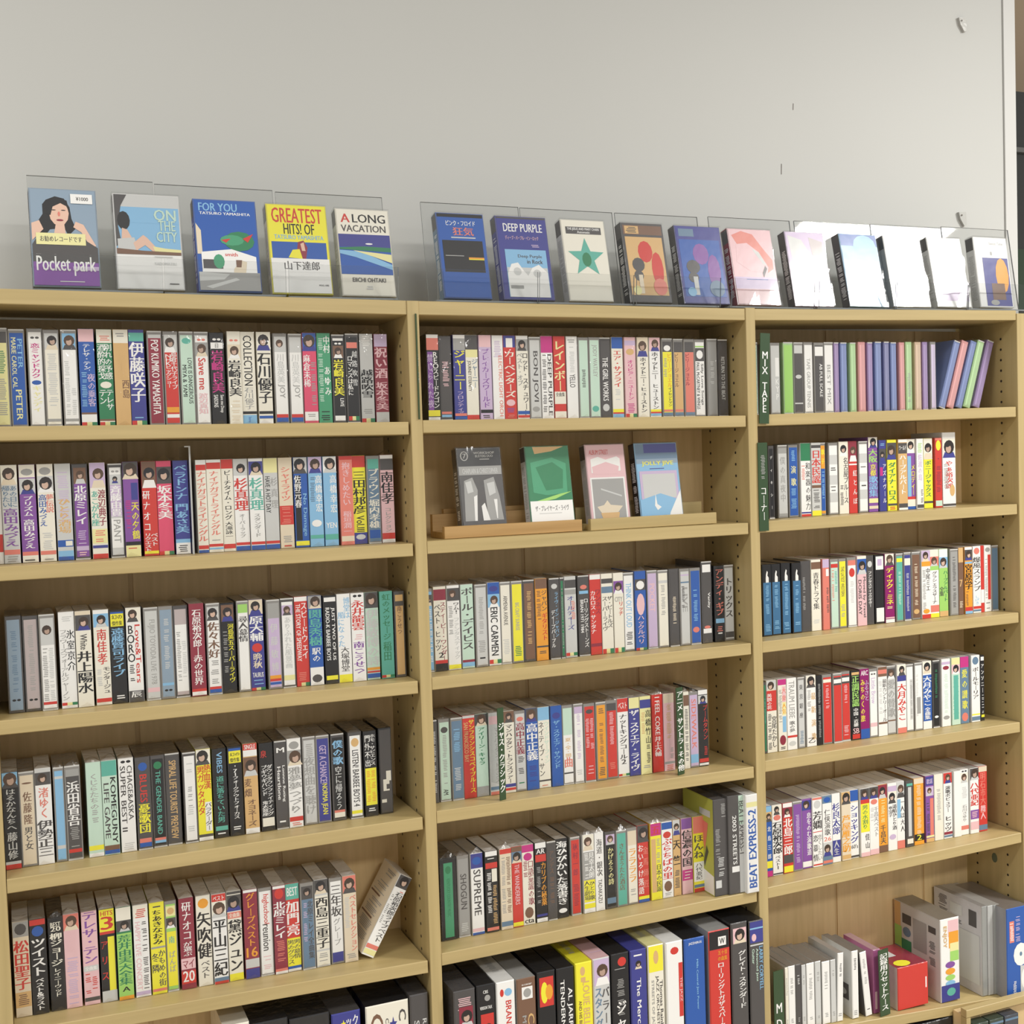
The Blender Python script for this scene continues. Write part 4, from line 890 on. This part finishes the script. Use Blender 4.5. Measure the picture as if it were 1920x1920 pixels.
# three taller boxes at the right end of the middle bay's fifth shelf
def tallbox(name, px0, px1, c, r, h, d, Y, case, bg, toks, label, group, cat='box', side=None, sidetoks=None, wrap=False, yaw=0., cardin=0.):
    zf = lambda X: ztop(c, r, X); X0, X1 = x_at(px0, Y, zf), x_at(px1, Y, zf); w = X1 - X0; rs = random.Random(int(px0))
    e = empty(name, ((X0 + X1) / 2, Y, zf((X0 + X1) / 2) + .0002), (0, 0, yaw)); tag(e, label, cat, group)
    mb = MB(); mb.box(-w / 2, w / 2, 0, d, 0, h, PAL[bg] if cardin == 0 else PAL[case], top=PAL[case], left=PAL[side] if side else PAL[case], ch=.0009); mb.build('case', M_CASE, e)
    mb = MB(); ci = cardin; cd_ = Card(mb, w - .0018 - 2 * ci, h - .0018 - 2 * ci, lambda u, v, l: (-w / 2 + .0009 + ci + u, -.0002 - l * LY * .5, .0009 + ci + v)); cd_.rect(0, cd_.w, 0, cd_.h, PAL[bg]); cd_.paint(toks.split(), rs); mb.build('spine_card', M_CARD, e)
    if sidetoks:
        mb = MB(); cd_ = Card(mb, d - .003, h - .003, lambda u, v, l: (-w / 2 - .0002 - l * LY, d - .0015 - u, .0015 + v)); cd_.rect(0, cd_.w, 0, cd_.h, PAL[side]); cd_.paint(sidetoks.split(), rs); mb.build('side_print', M_CARD, e)
    if wrap:
        mb = MB(); y = -.0012; mb.poly([(-w / 2, y, 0), (w / 2, y, 0), (w / 2, y, h), (-w / 2, y, h)], G3); mb.poly([(-w / 2, y, h + .0006), (w / 2, y, h + .0006), (w / 2, d, h + .0006), (-w / 2, d, h + .0006)], G3)
        mb.poly([(-w / 2, y, 0), (w / 2, y, 0), (0, y - .004, -.0 + .008)], G3)
        mb.build('wrapper', M_FILM, e)
    return e
GB = 'tall boxed tapes at the end of the fifth shelf'
tallbox('boxed_set', 1341, 1367, 1, 4, .138, .082, .006, 'k', 'k', '4-20#g/r 30-60#g/l 84-92:s/l 60-80#s/m', 'tall box with a yellow-green left side and a dark spine', GB, side='h', sidetoks='76-100:W/0,100 $h:0,70;100,80;100,74;0,64 12-19:s/56,92 $r:62,24;84,26;80,38;72,56;66,46 $k:78,50;84,56;70,74;68,68', wrap=False)
tallbox('boxed_set', 1368, 1401, 1, 4, .141, .080, .003, 'k', 'k', '0-100:s/62,100 0-30:t/62,100 6-60~BEAT_EXPRESS-1:k/60,98 20-70~2003_STREETS:W/20,50 72-78:W/16,60', 'tall dark grey boxed set with sideways BEAT lettering', GB, wrap=True)
tallbox('boxed_set', 1402, 1424, 1, 4, .141, .080, -.0045, 'W', 'W', '0-7:W 7-12:y 15-95<BEAT_EXPRESS-2:B', 'tall white boxed set with bold blue lettering beside the upright', GB, wrap=True)
# video boxes on the bottom shelf
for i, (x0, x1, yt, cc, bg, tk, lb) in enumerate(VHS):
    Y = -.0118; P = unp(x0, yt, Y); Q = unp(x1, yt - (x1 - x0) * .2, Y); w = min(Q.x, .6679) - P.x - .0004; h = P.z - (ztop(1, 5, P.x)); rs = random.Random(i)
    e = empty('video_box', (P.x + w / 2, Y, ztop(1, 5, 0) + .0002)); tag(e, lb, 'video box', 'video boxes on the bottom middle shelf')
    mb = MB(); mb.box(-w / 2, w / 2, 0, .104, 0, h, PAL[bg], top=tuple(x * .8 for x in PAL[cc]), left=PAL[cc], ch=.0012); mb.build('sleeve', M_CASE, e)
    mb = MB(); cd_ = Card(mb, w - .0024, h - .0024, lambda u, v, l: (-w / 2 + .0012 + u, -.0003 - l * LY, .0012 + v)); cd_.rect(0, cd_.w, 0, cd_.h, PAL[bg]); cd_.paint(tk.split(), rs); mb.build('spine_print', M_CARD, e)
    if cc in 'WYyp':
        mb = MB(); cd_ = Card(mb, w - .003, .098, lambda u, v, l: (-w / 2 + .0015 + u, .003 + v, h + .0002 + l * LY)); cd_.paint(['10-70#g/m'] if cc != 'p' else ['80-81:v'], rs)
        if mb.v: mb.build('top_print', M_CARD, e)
# boxes on the bottom shelf of the left bay
def lowbox(x0, x1, yt, slope, cc, bg, tk, lb, h=None, front=.004, d=.10, name='video_box', wrap=False, cat='video box'):
    P = unp(x0, yt, front); Q = unp(x1, yt - (x1 - x0) * slope, front); w = Q.x - P.x - .0006; zb = ztop(0, 5, 0); H = min(P.z, Q.z) - zb; H = max(P.z, Q.z) - zb
    e = empty(name, (P.x + w / 2, front, zb + .0002)); tag(e, lb, cat, 'large boxes on the bottom left shelf')
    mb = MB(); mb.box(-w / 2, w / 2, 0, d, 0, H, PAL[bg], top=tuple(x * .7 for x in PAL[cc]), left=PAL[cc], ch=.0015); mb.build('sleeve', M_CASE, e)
    mb = MB(); cd_ = Card(mb, w - .003, H - .003, lambda u, v, l: (-w / 2 + .0015 + u, -.0003 - l * LY, .0015 + v)); cd_.rect(0, cd_.w, 0, cd_.h, PAL[bg]); cd_.paint(tk.split(), random.Random(int(x0))); mb.build('spine_print', M_CARD, e)
    if wrap:
        mb = MB(); mb.poly([(-w / 2, -.0015, 0), (w / 2, -.0015, 0), (w / 2, -.0015, H), (-w / 2, -.0015, H)], G3); mb.poly([(-w / 2, -.0015, H + .001), (w / 2, -.0015, H + .001), (w / 2, d, H + .001), (-w / 2, d, H + .001)], G3); mb.build('wrapper', M_FILM, e)
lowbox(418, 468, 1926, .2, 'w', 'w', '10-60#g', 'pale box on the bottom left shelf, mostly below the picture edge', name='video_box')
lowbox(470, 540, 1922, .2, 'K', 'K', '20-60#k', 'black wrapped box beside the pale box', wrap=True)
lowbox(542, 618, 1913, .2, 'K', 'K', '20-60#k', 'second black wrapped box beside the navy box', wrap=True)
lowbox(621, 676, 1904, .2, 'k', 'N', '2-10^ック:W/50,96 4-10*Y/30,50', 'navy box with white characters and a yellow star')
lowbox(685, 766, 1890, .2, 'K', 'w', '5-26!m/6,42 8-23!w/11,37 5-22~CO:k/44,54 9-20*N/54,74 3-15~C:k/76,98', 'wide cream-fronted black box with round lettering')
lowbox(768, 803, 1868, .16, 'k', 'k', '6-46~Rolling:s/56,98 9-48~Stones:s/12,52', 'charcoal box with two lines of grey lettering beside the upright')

# ---------------- section signs ----------------
GD = (.035, .075, .03)
def sign(px0, px1, ytop, ybot, Y, tk, lb, lean=0., flag=None, roll=0., on=None):
    A = unp(px0, ybot, Y); B = unp(px1, ybot, Y); T_ = unp(px0, ytop, Y); w = B.x - A.x
    if on: A.z = ztop(on[0], on[1], A.x) + .0003
    h = T_.z - A.z
    e = empty('section_sign', (A.x, Y, A.z), (0, lean, roll)); tag(e, lb, 'sign', 'green section signs')
    mb = MB(); mb.box(0, w, 0, .0012, 0, h, GD); mb.build('sign_face', M_GREEN, e)
    mb = MB(); cd_ = Card(mb, w, h, lambda u, v, l: (u, -.0002 - l * LY, v)); cd_.paint(tk.split(), rnd); mb.build('lettering', M_CARD, e)
    if flag:
        mb = MB(); mb.box(w - .0014, w, .0013, flag, .018, h - .006, (.75, .77, .76)); mb.build('clear_divider', M_ACR, e)
    return e
sign(1424, 1442, 624, 794, -.0035, '20-88=MIX_TAPE:W/m', 'green sign lettered MIX TAPE', lean=math.radians(2.2), flag=.095)
sign(1424.5, 1442, 830, 996, -.0035, '14-48#g/m 50-88=コーナー:W/m', 'green sign with faded upper characters on the second right shelf', flag=.095)
sign(938, 952, 1328, 1500, .006, '16-92=ジャス・クラシック:W', 'green sign standing among tapes on the fourth middle shelf', flag=.09, roll=.35, on=(1, 3))
sign(1272, 1288, 1290, 1455, .008, '4-96=アニメ・サントラ・その他:W', 'green sign near the right end of the fourth middle shelf', flag=.09, roll=.35, on=(1, 3))
sign(786.5, 799, 588, 786, -.004, '38-50=洋楽:s/m 54-66=女性:s/m', 'olive green sign on the left end of the top middle shelf', roll=.9)
sign(1453, 1473, 1822, 1948, .004, '46-96=MD:W/m', 'green sign lettered MD on the bottom right shelf', roll=.1, flag=.07, on=(2, 5))
sign(1652, 1672, 1782, 1935, .004, '6-92=記録用カセットケース:W', 'green sign in front of the red box on the bottom right shelf', lean=math.radians(-1.5), roll=.1, on=(2, 5))
# clear divider standing between tapes in the left bay
X = unp(361, 1045, .03).x; z = ztop(0, 1, X)
e = empty('clear_divider', (X, .024, z + .0003)); tag(e, 'clear plastic divider taller than the tapes on the second left shelf', 'divider')
mb = MB(); mb.box(0, .0016, 0, .085, 0, .128, G3); mb.build('divider_plate', M_ACR, e)
mb = MB(); mb.box(-.0002, .0018, -.0012, 0, 0, .128, G3); mb.build('divider_edge', plain('clear_edge', (.45, .46, .45), .2), e)
mb = MB(); mb.box(-.005, .0, -.001, .0, .1265, .128, G3); mb.build('divider_lip', plain('clear_lip', (.5, .5, .48), .2), e)

# ---------------- clear display stands and the tapes on top of the bookcase ----------------
def topz(X):
    for c in range(3):
        if X < UPR[c + 1][0] or c == 2:
            x0, b0, x1, b1, t0, t1 = TOPB[c]
            return max(t0 + (t1 - t0) * (X - x0) / (x1 - x0), .3818)
STB = .062
def stand(px0, py0, px1, py1, label, group):
    A, B = unp(px0, py0, STB), unp(px1, py1, STB); w = B.x - A.x - .0015; zb = topz((A.x + B.x) / 2) + .0004; h = (A.z + B.z) / 2 - zb; t = .0022
    e = empty('display_stand', (A.x, 0, zb)); tag(e, label, 'display stand', group)
    def sheet(name, y0, z0, y1, z1):
        dy, dz = y1 - y0, z1 - z0; L = math.hypot(dy, dz); ny, nz = -dz / L * t, dy / L * t
        mb = MB(); c = [(y0, z0), (y1, z1), (y1 + ny, z1 + nz), (y0 + ny, z0 + nz)]
        for i in (0, 2):
            j = (i + 1) % 4; mb.poly([(0, *c[i]), (w, *c[i]), (w, *c[j]), (0, *c[j])], G3)
        o = mb.build(name, M_ACR, e)
        mb = MB()
        for i in (1, 3):
            j = (i + 1) % 4; mb.poly([(0, *c[i]), (w, *c[i]), (w, *c[j]), (0, *c[j])], G3)
        mb.poly([(0, *q) for q in c], G3); mb.poly([(w, *q) for q in c[::-1]], G3)
        mb.build('polished_edge', M_ACRE, o); return o
    sheet('back_panel', .040, .0024, STB, h); sheet('ledge', .0075, .0002, .040, .0002); sheet('front_lip', .006, .0002, .003, .040)
    return w
SL = ['leftmost clear stand on top of the bookcase, holding the photo cover tape', 'clear stand holding the blue palm tree tape', 'clear stand holding the yellow and white tape, left group']
for (a, b, c, d), lb in zip([(49, 327, 288, 345), (288.5, 346, 512, 358), (515, 359, 717, 373)], SL): stand(a, b, c, d, lb, 'clear display stands at the left')
SR = ['clear stand behind the blue tape with red characters', 'clear stand between the purple tape and the green star tape', 'clear stand behind the orange picture tape', 'clear stand behind the pink tape', 'clear stand behind the lilac and sky blue tapes', 'clear stand behind the blank white tapes', 'rightmost clear stand on top of the bookcase']
for (a, b, c, d), lb in zip([(787, 380, 972, 389), (973, 390, 1148, 400), (1151, 401, 1307, 407), (1326, 407, 1480, 415), (1487, 416, 1629, 421), (1630, 422, 1762, 427), (1763, 427, 1889, 431)], SR): stand(a, b, c, d, lb, 'clear display stands at the right')
def display(px0, px1, zfun, Y, lean, side, bg, tk, label, group, h=.109, wrap=True, turn=0., lift=.003, i=0):
    X0, X1 = x_at(px0, Y, zfun), x_at(px1, Y, zfun); w = X1 - X0; rs = random.Random(int(px0)); t = .0168
    e = empty('display_cassette', ((X0 + X1) / 2, Y, zfun((X0 + X1) / 2) + lift), (-lean, 0, turn)); tag(e, label, 'cassette', group)
    mb = MB(); mb.box(-w / 2, w / 2, 0, t, 0, h, tuple(x * .7 + .08 for x in PAL[bg]), top=(.2, .19, .18), left=PAL[side], ch=.0008); mb.build('case', M_CASE, e)
    mb = MB(); cd_ = Card(mb, w - .003, h - .003, lambda u, v, l: (-w / 2 + .0015 + u, -.0002 - l * LY, .0015 + v)); cd_.rect(0, cd_.w, 0, cd_.h, PAL[bg]); cd_.paint(tk.split(), rs); mb.build('cover_card', M_COVER, e)
    mb = MB(); cd_ = Card(mb, t - .002, h - .003, lambda u, v, l: (-w / 2 - .0002 - l * LY, t - .001 - u, .0015 + v)); cd_.rect(0, cd_.w, 0, cd_.h, PAL[side]); cd_.paint(['0-18:k', '24-90#' + ('W' if side in 'kKNMu' else 'g')], rs); mb.build('spine_card', M_CARD, e)
    if wrap:
        mb = MB(); y = -.0014; b = .001; r = rs.uniform
        n = 4; g = [[(-w / 2 - b + (w + 2 * b) * a / n, y + r(-.0004, .0003), -.0002 + (h + .0012) * q / n) for a in range(n + 1)] for q in range(n + 1)]
        for q in range(n):
            for a in range(n): mb.poly([g[q][a], g[q][a + 1], g[q + 1][a + 1], g[q + 1][a]], G3)
        mb.poly([g[n][0], g[n][n], (w / 2 + b, t, h + .001), (-w / 2 - b, t, h + .001)], G3); mb.poly([(-w / 2 - b, t, 0), g[0][0], g[n][0], (-w / 2 - b, t, h)], G3)
        mb.poly([g[0][n], (w / 2 + b + .003, t * .5, .002), g[n][n]], G3)
        mb.build('wrapper', M_FILM2, e)
    return e
for i, (a, b, s, bg, tk, lb) in enumerate(COVERS_L): display(a, b, topz, .017, math.radians(12), s, bg, tk, lb, 'cassettes on the clear stands at the left', wrap=i in (1, 3, 4), lift=.0062, h=.1172 - i * .0008)
for i, (a, b, s, bg, tk, lb) in enumerate(COVERS_R): display(a, b, topz, .017, math.radians(12.5 if i < 10 else 8), s, bg, tk, lb, 'cassettes on the clear stands at the right', wrap=True, turn=(.03 if i == 7 else 0), lift=.0062, h=.1160 - i * .00035)

# ---------------- two wooden trays with four tapes ----------------
zf = lambda X: ztop(1, 1, X)
for (px0, px1), lb in zip(((834, 1092), (1108, 1344)), ('orange-brown wooden display tray at the left of the tape display shelf', 'lighter wooden display tray at the right of the tape display shelf')):
    Y = .018; X0, X1 = x_at(px0, Y, zf), x_at(px1, Y, zf); w = X1 - X0; z = max(zf(X0), zf(X1)) + .0003
    e = empty('display_tray', (X0, Y, z)); tag(e, lb, 'tray', 'wooden display trays')
    mt = M_TR if px0 < 900 else M_SH
    MB().box(0, w, 0, .008, 0, .0155, G3, ch=.0005).build('front_board', mt, e)
    MB().box(0, w, .0085, .045, 0, .008, G3).build('base_board', mt, e)
    MB().box(.0, w + .004, .046, .055, 0, .030, G3).build('back_board', mt, e)
    MB().box(w * .1, w * .9, .056, .064, 0, .036, G3).build('rear_rest', mt, e)
for i, (a, b, s, bg, tk, lb) in enumerate(COVERS_T): display(a, b, lambda X: zf(X), .030, math.radians(9), s, bg, tk, lb, 'cassettes on the wooden trays', wrap=i != 1, lift=.0087)

# ---------------- bottom right shelf: minidisc cases, boxes, clear cases ----------------
zf = lambda X: ztop(2, 5, X)
MD = [(1474, 1480, 'w', 1), (1480, 1493, 'W', 1), (1494, 1504, 'k', 0), (1505, 1513, 's', 0), (1514, 1529, 'W', 2), (1530, 1541, 's', 0), (1543, 1558, 'W', 1), (1559, 1569, 's', 0)]
NM = ['narrow cream', 'white', 'dark grey', 'silver', 'bright white lettered', 'pale grey', 'white lightly printed', 'thin grey']
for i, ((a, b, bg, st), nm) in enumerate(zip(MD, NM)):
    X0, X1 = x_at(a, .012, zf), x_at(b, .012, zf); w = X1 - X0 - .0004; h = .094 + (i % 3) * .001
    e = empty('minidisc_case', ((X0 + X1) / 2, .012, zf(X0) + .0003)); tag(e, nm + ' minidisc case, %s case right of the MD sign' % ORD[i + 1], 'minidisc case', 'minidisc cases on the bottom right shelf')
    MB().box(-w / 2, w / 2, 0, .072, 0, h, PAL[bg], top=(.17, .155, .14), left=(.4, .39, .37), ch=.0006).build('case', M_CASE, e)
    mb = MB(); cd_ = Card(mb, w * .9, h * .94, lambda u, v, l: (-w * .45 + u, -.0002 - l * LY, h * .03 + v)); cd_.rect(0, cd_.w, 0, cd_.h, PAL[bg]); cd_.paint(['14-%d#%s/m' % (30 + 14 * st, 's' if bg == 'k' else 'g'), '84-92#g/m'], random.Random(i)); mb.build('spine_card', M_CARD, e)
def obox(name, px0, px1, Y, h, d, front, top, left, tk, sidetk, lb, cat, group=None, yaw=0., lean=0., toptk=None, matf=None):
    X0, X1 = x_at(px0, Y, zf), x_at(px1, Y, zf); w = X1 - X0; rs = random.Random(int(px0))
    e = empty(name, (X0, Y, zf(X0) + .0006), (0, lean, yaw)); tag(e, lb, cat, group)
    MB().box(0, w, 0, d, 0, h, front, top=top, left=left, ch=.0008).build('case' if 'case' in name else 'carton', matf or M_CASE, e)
    if tk:
        mb = MB(); cd_ = Card(mb, w - .0016, h - .0016, lambda u, v, l: (.0008 + u, -.0002 - l * LY, .0008 + v)); cd_.rect(0, cd_.w, 0, cd_.h, front); cd_.paint(tk.split(), rs); mb.build('front_print', M_CARD, e)
    if sidetk:
        mb = MB(); cd_ = Card(mb, d - .002, h - .002, lambda u, v, l: (-.0002 - l * LY, d - .001 - u, .001 + v)); cd_.paint(sidetk.split(), rs); mb.build('side_print', M_CARD, e)
    if toptk:
        mb = MB(); cd_ = Card(mb, w - .002, d - .002, lambda u, v, l: (.001 + u, .001 + v, h + .0002 + l * LY)); cd_.paint(toptk.split(), rs); mb.build('top_print', M_CARD, e)
    return e
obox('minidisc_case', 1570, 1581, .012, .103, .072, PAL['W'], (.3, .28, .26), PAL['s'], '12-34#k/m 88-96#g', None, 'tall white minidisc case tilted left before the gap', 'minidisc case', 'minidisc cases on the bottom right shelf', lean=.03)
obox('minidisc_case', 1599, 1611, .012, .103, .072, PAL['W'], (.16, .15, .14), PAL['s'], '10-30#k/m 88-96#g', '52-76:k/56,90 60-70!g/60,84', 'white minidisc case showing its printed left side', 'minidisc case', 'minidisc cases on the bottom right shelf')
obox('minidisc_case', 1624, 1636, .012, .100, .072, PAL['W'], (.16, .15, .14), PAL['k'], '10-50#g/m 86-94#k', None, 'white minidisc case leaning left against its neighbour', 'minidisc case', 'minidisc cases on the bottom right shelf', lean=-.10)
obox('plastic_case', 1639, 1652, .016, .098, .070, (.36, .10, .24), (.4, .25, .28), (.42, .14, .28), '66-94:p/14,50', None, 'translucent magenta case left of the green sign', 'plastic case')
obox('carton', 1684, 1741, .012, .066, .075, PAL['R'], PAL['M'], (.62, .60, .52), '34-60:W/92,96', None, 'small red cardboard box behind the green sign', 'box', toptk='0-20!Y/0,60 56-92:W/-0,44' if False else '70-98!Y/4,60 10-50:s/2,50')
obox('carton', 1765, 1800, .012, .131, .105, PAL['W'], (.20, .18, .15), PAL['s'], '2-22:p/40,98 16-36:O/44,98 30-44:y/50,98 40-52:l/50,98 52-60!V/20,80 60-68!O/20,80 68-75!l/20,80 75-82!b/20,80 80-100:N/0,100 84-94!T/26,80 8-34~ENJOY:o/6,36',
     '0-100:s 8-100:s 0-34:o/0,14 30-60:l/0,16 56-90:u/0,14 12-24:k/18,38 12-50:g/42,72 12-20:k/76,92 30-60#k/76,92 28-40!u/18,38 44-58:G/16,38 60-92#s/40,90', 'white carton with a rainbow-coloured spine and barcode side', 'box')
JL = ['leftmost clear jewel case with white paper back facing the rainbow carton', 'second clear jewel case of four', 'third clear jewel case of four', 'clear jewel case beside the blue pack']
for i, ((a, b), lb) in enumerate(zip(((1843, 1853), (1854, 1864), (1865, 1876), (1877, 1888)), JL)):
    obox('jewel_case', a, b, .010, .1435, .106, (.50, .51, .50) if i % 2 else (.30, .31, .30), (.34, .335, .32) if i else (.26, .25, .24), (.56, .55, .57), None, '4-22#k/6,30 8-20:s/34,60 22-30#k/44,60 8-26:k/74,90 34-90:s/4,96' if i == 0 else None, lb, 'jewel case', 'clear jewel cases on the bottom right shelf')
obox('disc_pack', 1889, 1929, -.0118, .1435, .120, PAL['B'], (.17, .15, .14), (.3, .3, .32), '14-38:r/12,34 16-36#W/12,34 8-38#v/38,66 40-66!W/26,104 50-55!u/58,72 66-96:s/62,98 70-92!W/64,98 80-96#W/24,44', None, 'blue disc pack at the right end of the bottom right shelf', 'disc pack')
# low wooden crate with dark tapes under the bottom right shelf
A = unp(1812, 1895, -.03); B = unp(1960, 1862, -.03)
e = empty('wooden_crate', (A.x, -.03, A.z - .2)); tag(e, 'low wooden crate of dark tapes under the bottom right shelf', 'crate')
w = B.x - A.x
MB().box(0, w, 0, .012, .188, .2, G3, ch=.0006).build('top_rail', M_SH, e)
MB().box(0, .008, 0, .012, 0, .1875, G3).build('side_rail', M_UP, e)
MB().box(0, w, .012, .028, .0, .19, G3).build('back_board', M_BK, e)
MB().box(.008, w, -.002, .0118, 0, .006, G3).build('bottom_rail', M_SH, e)
for i in range(3):
    X = A.x + .010 + i * .030; ee = empty('video_box', (X, -.036, A.z - .2 + .0065)); tag(ee, ['dark green tape with white characters, left in the low crate', 'middle dark green tape in the low crate', 'right dark tape in the low crate'][i], 'video box', 'tapes in the low wooden crate')
    MB().box(0, .028, 0, .040, 0, .172, (.04, .06, .045) if i < 2 else (.05, .06, .08), ch=.001).build('sleeve', M_CASE, ee)
    mb = MB(); cd_ = Card(mb, .026, .17, lambda u, v, l: (.001 + u, -.0002 - l * LY, .001 + v)); cd_.paint(['2-4:u', '14-30^ババ:W/10,96' if i < 2 else '12-24^ババ:W/10,96', '26-60#W/20,80'], rnd); mb.build('spine_print', M_CARD, ee)
# black box lying under the bottom right shelf
A = unp(1690, 1925, .0)
e = empty('black_case', (A.x, .0, A.z - .17)); tag(e, 'glossy black case under the bottom right shelf', 'case')
MB().box(0, .10, 0, .10, 0, .165, (.02, .02, .02), ch=.001).build('case_body', M_CASE, e)
MB().box(.004, .096, -.001, -.0002, .02, .14, (.04, .04, .045)).build('case_front', M_CASE, e)
